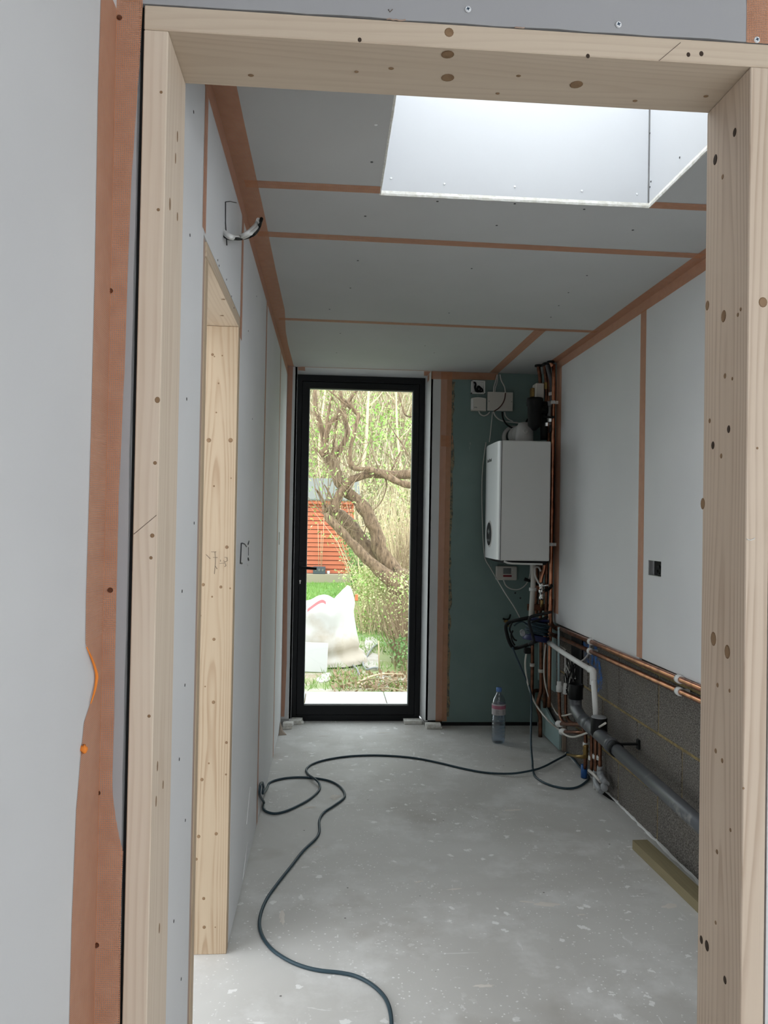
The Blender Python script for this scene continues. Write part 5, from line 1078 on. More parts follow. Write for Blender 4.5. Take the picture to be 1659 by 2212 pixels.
# bank of dry reeds and young leaves beyond the garden
def bank_h(x, y): return .25 + max(0, (y - 17.5)) * .62 + .5 * noise.noise(Vector((x * .35, y * .35, 3)))
M_BANK = mat('bank_undergrowth', (.34, .33, .19), .95); g = G(M_BANK)
cb = g.mix(g.r01(g.noise(1.1, 5), .38, .62), (.30, .26, .15), (.15, .20, .075))
cb = g.mix(g.r01(g.noise(7, 5, None, .7), .58, .70), cb, (.60, .57, .45)); cb = g.mix(g.r01(g.noise(5, 5, g.map((1, 1, 1), (0, 0, 0), (4, 4, 4)), .7), .60, .70), cb, (.10, .115, .07)); g.col(cb)
vs = []; fs = []; nx, ny = 50, 40
for j in range(ny + 1):
    for i in range(nx + 1):
        x = -12 + 26 * i / nx; y = 17.2 + 16 * j / ny; vs.append((x, y, bank_h(x, y)))
for j in range(ny):
    for i in range(nx): a = j * (nx + 1) + i; fs.append((a, a + 1, a + nx + 2, a + nx + 1))
struct('hillside', MB().add(vs, fs, True), M_BANK)

def leafmat(name, c1, c2):
    m = mat(name, c1, .6, spec=.2); g = G(m)
    g.col(g.mix(g.r01(g.noise(2.4, 3), .3, .7), c1, c2)); return m
M_STRAW = leafmat('dry_reed_straw', (.50, .42, .27), (.64, .58, .43))
M_LEAFY = leafmat('young_willow_leaf', (.22, .42, .085), (.40, .54, .17))
M_LEAFP = leafmat('pale_spring_leaf', (.46, .50, .21), (.56, .53, .29))
M_LEAFD = leafmat('ivy_leaf', (.10, .20, .07), (.22, .34, .11))
M_TWIG = leafmat('bare_twig', (.20, .14, .09), (.33, .24, .15))
M_TWIGLT = leafmat('pale_twig', (.52, .41, .26), (.62, .50, .33))
M_GRASS = leafmat('grass_blade', (.17, .33, .06), (.30, .44, .13))
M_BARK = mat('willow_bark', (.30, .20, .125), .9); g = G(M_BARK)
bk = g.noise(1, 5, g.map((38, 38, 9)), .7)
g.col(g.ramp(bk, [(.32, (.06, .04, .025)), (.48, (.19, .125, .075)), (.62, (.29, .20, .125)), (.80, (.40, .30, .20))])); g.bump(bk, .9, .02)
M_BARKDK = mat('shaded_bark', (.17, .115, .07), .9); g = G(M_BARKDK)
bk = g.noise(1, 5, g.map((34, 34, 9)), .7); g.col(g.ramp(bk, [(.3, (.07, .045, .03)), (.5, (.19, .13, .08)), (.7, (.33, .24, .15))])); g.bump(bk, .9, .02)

def leaf_cloud(n, fn, size, flat=.0, seed=1, slim=.45):
    random.seed(seed); vs = []; fs = []
    for _ in range(n):
        p = Vector(fn()); d = Vector((random.gauss(0, 1), random.gauss(0, 1), random.gauss(0, 1))).normalized()
        s = d.orthogonal().normalized(); s = (s * math.cos(a_ := random.uniform(0, 6.28)) + d.cross(s) * math.sin(a_))
        L = size * random.uniform(.5, 1.3); W = L * slim; o = len(vs)
        vs += [p, p + d * L * .5 + s * W * .5, p + d * L, p + d * L * .5 - s * W * .5]; fs.append((o, o + 1, o + 2, o + 3))
    return vs, fs
def blade_cloud(n, fn, hmin, hmax, wd, lean=.35, seed=1):
    random.seed(seed); vs = []; fs = []
    for _ in range(n):
        p = Vector(fn()); h = random.uniform(hmin, hmax); a = random.uniform(0, 6.28); s = Vector((math.cos(a), math.sin(a) * .3, 0)) * wd
        d = Vector((random.gauss(0, lean), random.gauss(0, lean), 1)).normalized(); k = Vector((random.gauss(0, lean * .4), 0, 0)) * h; o = len(vs)
        vs += [p - s, p + s, p + d * h * .55 + s * .7 + k * .2, p + d * h * .55 - s * .7 + k * .2, p + d * h + k]; fs += [(o, o + 1, o + 2, o + 3), (o + 3, o + 2, o + 4)]
    return vs, fs
def clumped(f):
    def h():
        while True:
            p = f()
            if noise.noise(Vector((p[0] * .9, p[1] * .5, p[2] * .9))) > .03: return p
    return h
def on_bank(x0, x1, y0, y1, lo=0, hi=.3):
    def f():
        x = random.uniform(x0, x1); y = random.uniform(y0, y1); return (x, y, bank_h(x, y) + random.uniform(lo, hi))
    return f
raw('dry_reeds', *blade_cloud(3000, on_bank(-5, 6.5, 17.3, 27), .6, 1.9, .016, .30, 41), M_STRAW, label='dry straw coloured reeds covering the bank behind the garden', cat='reeds')
raw('bank_twigs', *blade_cloud(2600, on_bank(-5, 6.5, 17.0, 25), .8, 2.8, .012, .45, 42), M_TWIG, label='thin brown twigs tangled over the bank behind the garden', cat='twigs')
raw('bank_leaves', *leaf_cloud(15000, clumped(on_bank(-5, 6.5, 17.0, 27, .1, 2.1)), .12, 0, 43), M_LEAFY, label='fresh green leaves scattered through the reeds on the bank', cat='leaves')
raw('pale_bank_leaves', *leaf_cloud(6000, on_bank(-5, 6.5, 17.0, 27, .1, 1.5), .09, 0, 44), M_LEAFP, label='pale yellow green young leaves among the reeds on the bank', cat='leaves')
# tall bare trees at the foot of the bank
for i, (px, y, r, lean, lab) in enumerate([(.55, 17.6, .05, .10, 'thick pale tree trunk rising from the reeds'), (1.75, 17.9, .035, -.08, 'slender pale trunk among reeds, near the hinge side'), (-.35, 17.4, .03, .05, 'slender pale trunk behind the shed roof')]):
    random.seed(60 + i)
    t = thing('bare_tree', lab, 'tree', (px, y, bank_h(px, y)))
    pts = [(px + lean * k * .7 + random.uniform(-.06, .06), y, bank_h(px, y) - .1 + k * .9) for k in range(8)]
    obj('trunk', MB().tube(pts, [r, r * .35], 8, 3), M_TWIGLT, t)
    for k in range(2, 8):
        a = Vector(pts[k - 1]); d = random.choice((-1, 1)); obj('branch', MB().tube([a, a + Vector((d * .35, .05, .4)), a + Vector((d * .6, .1, 1.1))], [r * .35, r * .1], 5, 3), M_TWIGLT, t)

# red shed
SX1, SYF = .47, 15.5
sz = ground_h(0, SYF)
shed = thing('garden_shed', 'terracotta red painted shed with horizontal boards and grey felt roof', 'shed', (-.8, SYF + 1, sz))
obj('wall_core', MB().box(-2.3, SYF + .03, sz, SX1 - .02, SYF + 2.0, sz + 1.50), M_DARK, shed)
M_SHED = mat('terracotta_shed_paint', (.46, .085, .032), .6); g = G(M_SHED); g.col(g.mix(g.r01(g.noise(1, 4, g.map((2, 2, 20))), .35, .7), (.52, .145, .068), (.45, .12, .055)))
bh = .088
me_b = None
for k in range(17):
    z0 = sz + .17 + k * bh
    mb = MB().prism([(SYF + .028, z0), (SYF - .004, z0 + .002), (SYF + .010, z0 + bh - .010), (SYF + .028, z0 + bh - .009)], -2.3, SX1, 'X')
    obj('board', mb, M_SHED, shed)
obj('corner_post', MB().box(SX1 - .03, SYF - .012, sz + .16, SX1 + .02, SYF + .03, sz + 1.66), M_SHED, shed)
obj('fascia', MB().box(-2.4, SYF - .10, sz + 1.56, SX1 + .10, SYF - .07, sz + 1.66), M_SHED, shed)
M_FELT = mat('grey_green_roof_felt', (.17, .178, .16), 1.0, spec=.05)
obj('roof', MB().prism([(SYF - .13, sz + 1.655), (SYF + 1.1, sz + 2.14), (SYF + 2.3, sz + 1.70), (SYF + 2.3, sz + 1.66), (SYF + 1.1, sz + 2.09), (SYF - .13, sz + 1.625)], -2.45, SX1 + .14, 'X'), M_FELT, shed)
M_SLEEPER = mat('weathered_sleeper', (.36, .31, .23), .9)
tag(obj('timber_sleeper', MB().box(-2.4, SYF - .20, sz - .04, SX1 - .02, SYF - .02, sz + .165, .01), M_SLEEPER), 'weathered timber sleeper along the foot of the red shed', 'sleeper')
pa, pb = (-0.3106, 15.3800, 0.1882), (-0.0650, 15.3800, 0.3296)
tz_ = sz + .166
o = thing('planter_trough', 'dark grey patterned trough on the sleeper against the red shed', 'planter', (pa[0], 15.4, tz_))
M_TROUGH = mat('dark_grey_trough', (.07, .085, .10), .7)
ph = pb[2] - pa[2]
obj('trough', MB().box(pa[0], 15.30, tz_, pb[0], 15.46, tz_ + ph, .008), M_TROUGH, o)
for k in range(3): obj('relief', MB().disc((pa[0] + (pb[0] - pa[0]) * (.22 + .28 * k), 15.2995, tz_ + ph * .55), (0, -1, 0), .022, .030, ZZ, .008, 10), M_FELT, o)
for k, (dx, hh_) in enumerate(((.11, 1.0), (.15, .85), (.17, 1.15))): obj('cane', MB().tube([(pa[0] + dx, 15.38, tz_ + ph), (pa[0] + dx + .03 * (k - 1), 15.38, tz_ + hh_)], .005, 5), M_TWIGLT, o)
wpx = (-0.0075, 15.3600, 0.2119)
tag(obj('candle_jar', MB().lathe([(0, 0), (.028, 0), (.030, .01), (.030, .055), (.026, .06), (0, .058)], (wpx[0], 15.38, tz_), ZZ, 14), M_WHITEPL), 'small white jar beside the dark trough on the sleeper', 'jar')

# big white builders' bag
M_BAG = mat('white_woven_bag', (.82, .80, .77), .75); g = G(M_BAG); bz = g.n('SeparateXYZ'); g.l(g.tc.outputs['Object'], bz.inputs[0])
st = g.r01(g.math('ADD', g.math('MULTIPLY', g.noise(3.2, 5), .8), g.math('MULTIPLY', bz.outputs[2], -.42)), .24, .40)  # tan low on the bag paints in its shaded lower side, mixed with soiling
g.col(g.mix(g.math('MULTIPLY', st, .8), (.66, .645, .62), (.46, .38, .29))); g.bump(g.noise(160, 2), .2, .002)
bcx, bcy = -.20, 7.62
def bag_top(x, y):
    a = .50
    a += .16 * math.exp(-((x - .215) / .085) ** 2 - ((y - 7.45) / .22) ** 2)
    a += .10 * math.exp(-((x - .10) / .10) ** 2 - ((y - 7.5) / .3) ** 2) - .06 * math.exp(-((x - .03) / .05) ** 2)
    a += .085 * math.exp(-((x + .08) / .10) ** 2 - ((y - 7.75) / .25) ** 2)
    a -= .07 * max(0, (-.15 - x) / .3)
    return a
vs = []; fs = []; nu, nv = 72, 34
prof_b = [(1.06, 0), (1.09, .07), (1.02, .16), (1.05, .30), (1.0, .50), (.985, .70), (.98, .86), (.95, .95), (.86, .99), (.6, .965), (.3, .95), (0, .94)]
for j in range(nv + 1):
    q = j / nv * (len(prof_b) - 1); a = min(int(q), len(prof_b) - 2); f = q - a
    rr = prof_b[a][0] + (prof_b[a + 1][0] - prof_b[a][0]) * f; hh_ = prof_b[a][1] + (prof_b[a + 1][1] - prof_b[a][1]) * f
    for i in range(nu):
        th = 2 * PI * i / nu; c_, s_ = math.cos(th), math.sin(th); e_ = .5
        X = .455 * math.copysign(abs(c_) ** e_, c_); Y = .44 * math.copysign(abs(s_) ** e_, s_)
        x = bcx + X * rr; y = bcy + Y * rr
        fold = noise.noise(Vector((x * 6, y * 6, hh_ * 2.5))) * .035 + noise.noise(Vector((x * 15, y * 15, hh_ * 6))) * .012
        bul = .03 * math.sin(hh_ * 9 + th * 2) * (1 - hh_)
        x += c_ * (fold + bul) * min(1, rr); y += s_ * (fold + bul) * min(1, rr)
        if hh_ < .2: x += .10 * (1 - hh_ / .2) * max(0, c_) ; y += -.05 * (1 - hh_ / .2)
        vs.append((x, y, GZ + .005 + (bag_top(x, y) - GZ) * hh_ + (fold * .5 if hh_ > .5 else 0)))
for j in range(nv):
    for i in range(nu): fs.append((j * nu + i, j * nu + (i + 1) % nu, (j + 1) * nu + (i + 1) % nu, (j + 1) * nu + i))
bag = thing('bulk_bag', 'slumped white woven builders bag on the rough ground outside', 'bag', (bcx, bcy, GZ))
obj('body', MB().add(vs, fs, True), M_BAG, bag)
M_PINK = mat('faded_red_print', (.62, .20, .21), .8)
def ribbon(name, pts, wd, m, parent, up=(0, 0, 1)):
    P = spline(pts, 5); mb = MB(); vs = []; U = Vector(up) * wd / 2
    for p in P: vs += [p - U, p + U + Vector((0, .01, 0))]
    mb.add(vs, [(2 * i, 2 * i + 2, 2 * i + 3, 2 * i + 1) for i in range(len(P) - 1)], True); return obj(name, mb, m, parent)
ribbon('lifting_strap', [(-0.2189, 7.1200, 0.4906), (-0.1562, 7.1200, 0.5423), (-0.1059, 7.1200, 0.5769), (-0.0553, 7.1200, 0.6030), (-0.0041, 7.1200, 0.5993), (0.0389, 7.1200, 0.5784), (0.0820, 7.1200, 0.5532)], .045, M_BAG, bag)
ribbon('red_print', [(-0.1885, 7.1000, 0.4804), (-0.1384, 7.1000, 0.5191), (-0.0881, 7.1000, 0.5536), (-0.0502, 7.1000, 0.5667), (-0.0201, 7.1000, 0.5500)], .028, M_PINK, bag)
obj('strap_tab', MB().box(*(lambda q: (q[0] - .012, 7.30, q[2] - .03, q[0] + .015, 7.33, q[2] + .03))((0.2673, 7.3000, 0.5844)), .004), mat('orange_strap', (.70, .20, .08), .7), bag)
ls = MB(); M_ = Matrix.Translation((-.155, 6.94, ground_h(-.15, 6.94) + .004)) @ Matrix.Rotation(-.16, 4, 'X') @ Matrix.Rotation(.03, 4, 'Y')
ls.box(-.40, 0, 0, .155, .022, .262, .003, M_)
tag(obj('leaning_slab', ls, mat('white_speckled_slab', (.66, .66, .65), .7)), 'pale square slab leaning against the white bag outside', 'slab')
# flat stones
def stone(lab, pts, h=.010):
    c = sum((Vector(p) for p in pts), Vector()) / len(pts); z = ground_h(c.x, c.y)
    mb = MB(); n = len(pts); ring = [Vector((p[0], p[1], z - .03)) for p in pts]
    up = [Vector((p[0], p[1], z + h)) for p in pts]; inn = [c0_ + (Vector((c.x, c.y, z + h)) - c0_) * .12 + Vector((0, 0, .006)) for c0_ in up]
    mb.add(ring + up + inn, [(i, (i + 1) % n, n + (i + 1) % n, n + i) for i in range(n)] + [(n + i, n + (i + 1) % n, 2 * n + (i + 1) % n, 2 * n + i) for i in range(n)] + [tuple(range(2 * n, 3 * n))])
    return tag(obj('flat_stone', mb, M_STONE), lab, 'stone')
stone('flat pale stone in the grass just beyond the paving edge', [(-0.0888, 6.5674, -0.0500), (-0.0242, 6.8470, -0.0500), (0.0331, 6.8480, -0.0500), (0.0406, 6.5693, -0.0500), (-0.0137, 6.4559, -0.0500), (-0.0674, 6.4368, -0.0500)])
stone('long pale slab edge lying below the leaning slab', [(-0.2789, 7.0777, -0.0500), (-0.2908, 7.3534, -0.0500), (-0.1696, 7.4046, -0.0500), (-0.0064, 7.4825, -0.0500), (0.0249, 7.3374, -0.0500), (-0.0697, 7.1949, -0.0500), (-0.1877, 7.1242, -0.0500)])
stone('flat pale stone between the grey hose and the twiggy shrub', [(0.3424, 7.2507, -0.0500), (0.3933, 7.6717, -0.0500), (0.4750, 7.9729, -0.0500), (0.5222, 7.8085, -0.0500), (0.5049, 7.3975, -0.0500), (0.4667, 7.0713, -0.0500), (0.4007, 7.1146, -0.0500)])
stone('second flat stone behind, near the foot of the shrub', [(0.3892, 8.2022, -0.0500), (0.4425, 8.9186, -0.0500), (0.5328, 8.9939, -0.0500), (0.5760, 8.6504, -0.0500), (0.5216, 8.2672, -0.0500), (0.4537, 8.1159, -0.0500)])
stone('small broken stone at the paving edge by the twigs', [(0.4292, 6.7323, -0.0500), (0.4752, 6.9407, -0.0500), (0.5210, 6.8779, -0.0500), (0.5128, 6.6540, -0.0500), (0.4594, 6.5754, -0.0500)])
random.seed(71)
def hose(lab, pts): return tag(obj('garden_hose', MB().tube([(p[0], p[1], ground_h(p[0], p[1]) + .012 + (.02 if i % 2 else 0)) for i, p in enumerate(pts)], .009, 7, 6), M_GREYFIT), lab, 'hose')
hose('grey hose end looping out from under the white bag', [(0.2347, 8.5381, -0.0500), (0.2403, 8.1672, -0.0500), (0.1994, 7.6661, -0.0500), (0.1384, 7.2927, -0.0500)])
hose('grey hose curling over the rough grass before the bag', [(0.0507, 7.1748, -0.0500), (0.0558, 7.3862, -0.0500), (0.0968, 7.5101, -0.0500), (0.1513, 7.5367, -0.0500), (0.2153, 7.3902, -0.0500), (0.2614, 7.0449, -0.0500), (0.2929, 6.7704, -0.0500)])
hose('grey hose loop around the flat stone by the shrub', [(0.5655, 8.4870, -0.0500), (0.4685, 8.0296, -0.0500), (0.3804, 7.5938, -0.0500), (0.3381, 7.2506, -0.0500), (0.3643, 7.0692, -0.0500), (0.4227, 7.0483, -0.0500), (0.4881, 7.1391, -0.0500)])

# the crooked willow
tree = thing('willow_tree', 'crooked brown tree with two twisting trunks beyond the glazed door', 'tree', (0.9244, 9.4000, 0.3337))
base_p = [(1.0015, 9.4000, 0.1643), (0.9217, 9.4000, 0.4925), (0.8625, 9.4000, 0.6166)]
def limb(nm, pts, r, m=M_BARK, n=10, k=5):
    mb = MB(); P = spline(pts, k); mb.tube(P, r, n)
    for i, v in enumerate(mb.v): mb.v[i] = v + Vector((noise.noise(v * 9), noise.noise(v * 9 + Vector((7, 0, 0))), noise.noise(v * 9 + Vector((0, 7, 0))))) * .018 * (1 if n >= 8 else .2)
    return obj(nm, mb, m, tree)
limb('trunk', base_p + [(0.7458, 9.4000, 0.7739), (0.6288, 9.4000, 0.9537), (0.5861, 9.4000, 1.1231), (0.5503, 9.4000, 1.2189), (0.4796, 9.4000, 1.3594), (0.3978, 9.4000, 1.4940), (0.2939, 9.4000, 1.5997), (0.1964, 9.4000, 1.6713)], [.16, .125, .115, .10, .095, .085, .085, .08, .085, .06, .075])
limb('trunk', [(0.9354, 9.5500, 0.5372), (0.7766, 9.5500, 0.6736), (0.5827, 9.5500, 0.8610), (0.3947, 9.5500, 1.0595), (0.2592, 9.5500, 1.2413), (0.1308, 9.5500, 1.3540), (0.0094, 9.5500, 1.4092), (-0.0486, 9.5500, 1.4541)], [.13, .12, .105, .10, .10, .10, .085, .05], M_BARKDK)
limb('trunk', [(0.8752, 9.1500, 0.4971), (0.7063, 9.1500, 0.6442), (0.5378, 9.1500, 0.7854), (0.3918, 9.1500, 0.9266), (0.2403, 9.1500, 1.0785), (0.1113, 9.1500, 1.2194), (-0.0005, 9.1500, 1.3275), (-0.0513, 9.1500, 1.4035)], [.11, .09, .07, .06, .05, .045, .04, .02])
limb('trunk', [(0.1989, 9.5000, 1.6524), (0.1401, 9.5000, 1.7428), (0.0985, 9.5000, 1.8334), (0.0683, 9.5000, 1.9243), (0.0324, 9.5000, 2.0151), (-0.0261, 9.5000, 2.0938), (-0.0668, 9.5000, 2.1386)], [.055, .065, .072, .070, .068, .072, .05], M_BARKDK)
limb('branch', [(0.0538, 9.3000, 1.4072), (0.0741, 9.3000, 1.5194), (0.1057, 9.3000, 1.6208), (0.1546, 9.3000, 1.7002), (0.2368, 9.3000, 1.7916), (0.3702, 9.3000, 1.8562), (0.5325, 9.3000, 1.8934), (0.7185, 9.3000, 1.8862), (0.8767, 9.3000, 1.8841), (1.0746, 9.3000, 1.8997)], [.05, .058, .055, .05, .05, .048, .045, .05, .055, .055])
limb('branch', [(1.0657, 9.2000, 1.7370), (0.9701, 9.2000, 1.7573), (0.8242, 9.2000, 1.7821), (0.6890, 9.2000, 1.8516), (0.5878, 9.2000, 1.8995), (0.4758, 9.2000, 1.9359), (0.3645, 9.2000, 1.9446), (0.2869, 9.2000, 1.9428), (0.2416, 9.2000, 1.9973), (0.2283, 9.2000, 2.1191), (0.2375, 9.2000, 2.2193), (0.2739, 9.2000, 2.3535), (0.3048, 9.2000, 2.4878), (0.3252, 9.2000, 2.5884), (0.2630, 9.2000, 2.6535), (0.1727, 9.2000, 2.7399), (0.0714, 9.2000, 2.8259)], [.045, .043, .042, .042, .04, .036, .032, .03, .028, .027, .026, .025, .024, .022, .020, .017, .014])
for i, (pts, r) in enumerate([([(-0.0663, 9.5000, 2.1157), (-0.0794, 9.5000, 2.2069), (-0.0934, 9.5000, 2.3439), (-0.1541, 9.5000, 2.5483), (-0.1965, 9.5000, 2.6845), (-0.2126, 9.5000, 2.9360)], [.05, .045, .032, .024]), ([(-0.0717, 9.4000, 2.1296), (-0.0687, 9.4000, 2.2712), (-0.0220, 9.4000, 2.4934), (0.0943, 9.4000, 2.6213), (0.2156, 9.4000, 2.7950), (0.3264, 9.4000, 2.9461)], [.04, .034, .026, .016]), ([(0.0084, 9.5000, 2.0832), (0.0402, 9.5000, 2.2099), (0.0438, 9.5000, 2.3245), (0.0682, 9.5000, 2.5543), (0.0881, 9.5000, 2.7154)], [.03, .022, .017, .012]),
                   ([(0.0202, 9.6000, 2.0801), (0.1159, 9.6000, 2.2097), (0.1883, 9.6000, 2.3563), (0.1983, 9.6000, 2.4435), (0.1667, 9.6000, 2.5875), (0.1410, 9.6000, 2.7318), (0.1084, 9.6000, 2.9338)], [.045, .04, .036, .032, .022]), ([(-0.0553, 9.4000, 2.1583), (-0.0641, 9.4000, 2.3280), (-0.0463, 9.4000, 2.5834), (-0.0001, 9.4000, 2.8342), (0.0373, 9.4000, 2.9545)], [.03, .022, .016, .012]), ([(0.3289, 9.3000, 2.5912), (0.2434, 9.3000, 2.6675), (0.1298, 9.3000, 2.7542), (0.0219, 9.3000, 2.8410), (-0.0689, 9.3000, 2.9169)], [.020, .016, .012, .010]),
                   ([(-0.0927, 9.3000, 2.0923), (-0.1382, 9.3000, 2.1416), (-0.2172, 9.3000, 2.1956)], [.03, .022, .012]), ([(0.6170, 9.3000, 1.8896), (0.6805, 9.3000, 1.8010), (0.6658, 9.3000, 1.6770), (0.6119, 9.3000, 1.5410), (0.5236, 9.3000, 1.4439)], [.012, .010, .008, .006]), ([(-0.0356, 9.4000, 1.3954), (-0.0831, 9.4000, 1.5301), (-0.1300, 9.4000, 1.6308), (-0.1820, 9.4000, 1.7032)], [.025, .018, .012, .008]), ([(0.0302, 9.3000, 1.4794), (0.0055, 9.3000, 1.6076), (-0.0408, 9.3000, 1.6962), (-0.0752, 9.3000, 1.7514)], [.02, .014, .010, .006]),
                   ([(0.7561, 9.5000, 1.9511), (0.8227, 9.5000, 2.1022), (0.9119, 9.5000, 2.2887), (0.9670, 9.5000, 2.4515)], [.012, .010, .008, .005]), ([(0.9709, 9.6000, 2.1431), (0.8865, 9.6000, 2.2982), (0.7908, 9.6000, 2.4297), (0.7069, 9.6000, 2.5614)], [.010, .009, .007, .004]), ([(1.0209, 9.6000, 2.6398), (0.9270, 9.6000, 2.6606), (0.8659, 9.6000, 2.8104), (0.8281, 9.6000, 2.9726)], [.012, .010, .009, .006]), ([(0.4516, 9.5000, 0.9702), (0.4260, 9.5000, 1.1186), (0.4575, 9.5000, 1.2794)], [.008, .007, .004])]):
    limb('branch', pts, r, M_BARK, 6)
obj('root_hollow', MB().lathe([(0, -.05), (.12, -.04), (.14, 0), (.10, .04), (0, .05)], (0.8778, 9.2000, 0.6204), (-.3, -1, .3), 12), M_BARKDK, tree)
tw = MB(); random.seed(77)
srcs = [(-0.0469, 9.3000, 1.4277), (-0.0015, 9.3000, 1.3838), (0.0530, 9.3000, 1.4519), (0.1017, 9.3000, 1.2291), (-0.0816, 9.3000, 2.0926), (-0.0141, 9.3000, 2.0662), (0.0290, 9.3000, 2.1512), (0.2562, 9.3000, 1.9603), (0.1941, 9.3000, 1.6786), (0.1204, 9.3000, 1.7331), (-0.1456, 9.3000, 2.5390), (0.0664, 9.3000, 2.5447), (0.1615, 9.3000, 2.5473), (0.3288, 9.3000, 2.5968), (0.5943, 9.3000, 1.9004), (0.8202, 9.3000, 1.8828)]
for _ in range(110):
    s = Vector(random.choice(srcs)) + Vector((random.uniform(-.05, .05), random.uniform(-.1, .1), random.uniform(-.05, .05)))
    d = Vector((random.gauss(0, .5), random.gauss(0, .4), random.gauss(.8, .5))).normalized(); L = random.uniform(.15, .7)
    tw.tube([s, s + d * L * .5 + Vector((random.gauss(0, .03), 0, random.gauss(0, .03))), s + d * L + Vector((random.gauss(0, .06), 0, .05))], [.006, .003], 3, 2, False)
o = obj('twigs', tw, M_TWIG, tree, 'stuff')
def near_tree():
    s = Vector(random.choice(srcs)); return s + Vector((random.gauss(0, .22), random.gauss(0, .25), random.gauss(.1, .28)))
raw('leaves', *leaf_cloud(420, lambda: Vector(near_tree()) - WL[tree.name], .06, 0, 78, .28), M_LEAFY, tree)
raw('pale_leaves', *leaf_cloud(160, lambda: Vector(near_tree()) - WL[tree.name], .045, 0, 79, .35), M_LEAFP, tree)

# shrubs, ivy, grass
def shrub(nm, lab, boxes, n_st, n_lf, m_st, m_lf, hmin, hmax, lean, lsize, seed, extra=None):
    bx0 = boxes[0]; t = thing(nm, lab, 'shrub', ((bx0[0] + bx0[1]) / 2, (bx0[2] + bx0[3]) / 2, GZ)); off = WL[t.name]
    def f():
        b = random.choice(boxes); x = random.uniform(b[0], b[1]); y = random.uniform(b[2], b[3]); return Vector((x, y, ground_h(x, y) + b[4])) - off
    vs, fs = blade_cloud(n_st, f, hmin, hmax, .0045, lean, seed); raw('stems', vs, fs, m_st, t)
    def lf():
        p = f(); k = random.random() ** .8 * hmax * .95; return p + Vector((random.gauss(0, lean * .75) * k, random.gauss(0, lean * .6) * k, k))
    raw('leaves', *leaf_cloud(n_lf, lf, lsize, 0, seed + 1, .6), m_lf, t)
    if extra: raw('dry_leaves', *leaf_cloud(extra[0], lf, extra[1], 0, seed + 2, .6), extra[2], t)
    return t
shrub('twiggy_shrub', 'dense twiggy shrub with dark bare stems at hinge side of the view', [(.66, 1.35, 7.3, 8.4, 0), (.80, 1.5, 8.3, 9.6, .0)], 1300, 2600, M_TWIG, M_LEAFP, .35, .85, .32, .030, 81, (900, .032, M_LEAFY))
shrub('leafy_shrub', 'pale yellow green leafy shrub between white bag and twiggy shrub', [(.38, .85, 9.2, 10.6, 0)], 420, 4200, M_TWIGLT, M_LEAFP, .35, .78, .26, .036, 84, (1800, .036, M_LEAFY))
shrub('ivy_clump', 'dark green ivy clump climbing at the corner of the red shed', [(.42, .78, 12.2, 13.6, 0)], 120, 3600, M_TWIG, M_LEAFD, .5, 1.10, .18, .05, 87, (900, .045, M_LEAFY))
shrub('ground_ivy', 'low dark ivy tuft at the foot of the twiggy shrub', [(.62, .80, 6.9, 7.5, 0)], 60, 320, M_TWIG, M_LEAFD, .1, .30, .3, .04, 90)
shrub('bare_shrub', 'tall grey brown bare shrub behind the foot of the crooked tree', [(.85, 1.9, 9.9, 11.2, 0)], 700, 700, M_TWIG, M_LEAFP, .6, 1.75, .16, .03, 101)
# hedge of tall thin stems behind the shrubs
def hedge_pts():
    x = random.uniform(.5, 4.2); y = random.uniform(11.0, 15.5); return (x, y, ground_h(x, y))
raw('tall_stems', *blade_cloud(1500, hedge_pts, .8, 2.5, .0075, .22, 92), M_TWIGLT, label='thicket of tall thin stems rising behind the crooked tree', cat='stems')
raw('thicket_leaves', *leaf_cloud(5200, lambda: (lambda p: (p[0] + random.gauss(0, .2), p[1], p[2] + random.uniform(.2, 2.3)))(hedge_pts()), .05, 0, 93), M_LEAFP, label='sparse pale leaves through the thicket behind the crooked tree', cat='leaves')
def lawn_pts():
    x = random.uniform(-1.6, 1.4); y = random.uniform(8.6, 15.2); return (x, y, ground_h(x, y) - .005)
raw('lawn_grass', *blade_cloud(14000, lawn_pts, .03, .09, .004, .4, 94), M_GRASS, label='bright green lawn grass before the red shed', cat='grass')
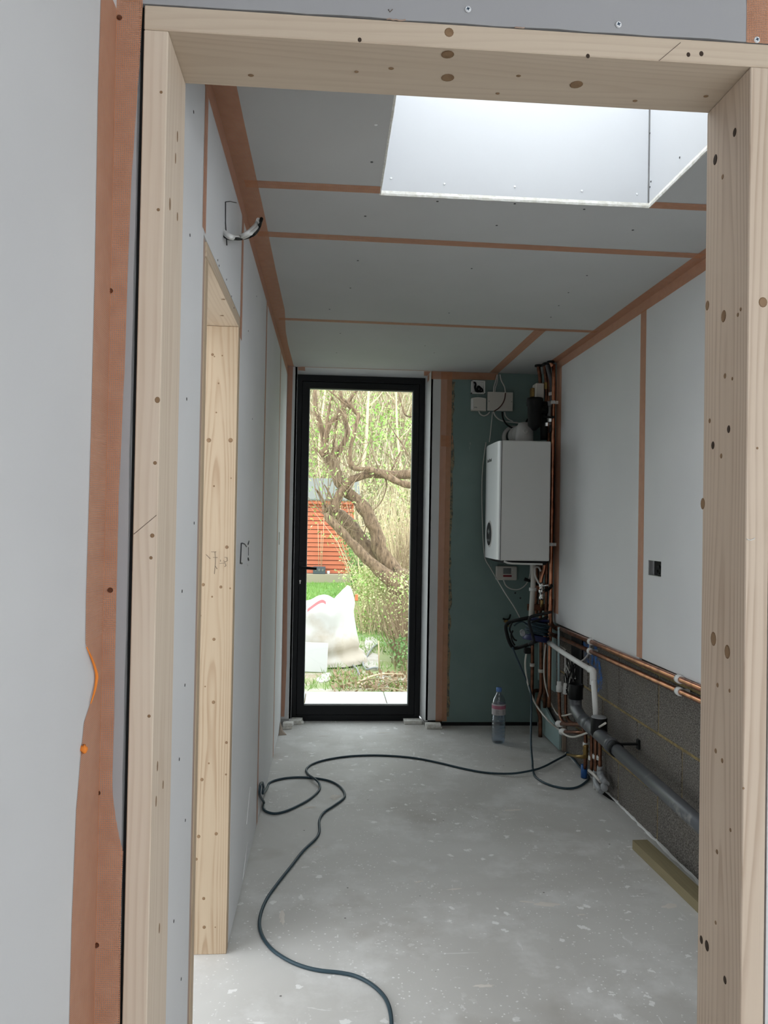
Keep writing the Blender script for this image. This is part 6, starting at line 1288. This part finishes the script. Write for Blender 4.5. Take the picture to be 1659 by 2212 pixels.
def tuft_pts():
    while True:
        x = random.uniform(-.8, 1.0); y = random.uniform(6.1, 8.8)
        if noise.noise(Vector((x * 1.7, y * 1.4, 9))) > -.02: return (x, y, ground_h(x, y) - .005)
raw('rough_grass', *blade_cloud(2600, tuft_pts, .03, .10, .0035, .55, 95), M_GRASS, label='patchy rough grass between paving and white bag', cat='grass')
# fallen twigs at the paving edge
random.seed(97)
for k in range(10):
    x = random.uniform(.18, .62); y = random.uniform(6.10, 6.6); a = random.gauss(.25, .5); L = random.uniform(.12, .42); z = ground_h(x, y)
    o = tag(obj('fallen_twig', MB().tube([(x, y, z + .012), (x + math.cos(a) * L * .5, y + math.sin(a) * L * .5, z + .03 + .02 * random.random()), (x + math.cos(a) * L, y + math.sin(a) * L, z + .014)], [.006, .003], 5, 3), M_TWIG if k % 2 else M_TWIGLT), 'loose dry twig lying among the twigs at the paving edge', 'twig', 'fallen twigs at the paving edge')
for k, (pts, lab) in enumerate([([(0.2445, 6.3274, -0.0300), (0.3720, 6.5819, -0.0200), (0.4998, 6.7044, -0.0200), (0.6685, 6.6871, -0.0200)], 'long curved bare branch lying across the paving edge'), ([(0.7142, 7.5521, 0.0500), (0.7785, 7.6513, 0.0800), (0.8130, 7.6327, 0.1200)], 'short pale split stick poking out of the shrub')]):
    tag(obj('fallen_branch', MB().tube([(p[0], p[1], max(p[2], ground_h(p[0], p[1]) + .012)) for p in pts], [.011, .009, .006], 6, 4), M_TWIGLT), lab, 'branch')
sp_ = (0.4766, 7.0274, -0.0500)
tag(obj('thin_stake', MB().tube([(sp_[0], sp_[1], GZ), (sp_[0] - .01, sp_[1], GZ + .27)], .006, 6), M_TWIGLT), 'thin pale stake standing upright by the flat stone', 'stake')
# leaf litter
def lit():
    x = random.uniform(.05, 1.1); y = random.uniform(6.05, 6.9); return (x, y, ground_h(x, y) + random.uniform(.0, .02))
raw('leaf_litter', *leaf_cloud(900, lit, .05, 0, 98, .5), leafmat('brown_litter', (.30, .20, .12), (.46, .34, .22)), label='brown dead leaves and chips littering the ground by the paving', cat='litter')
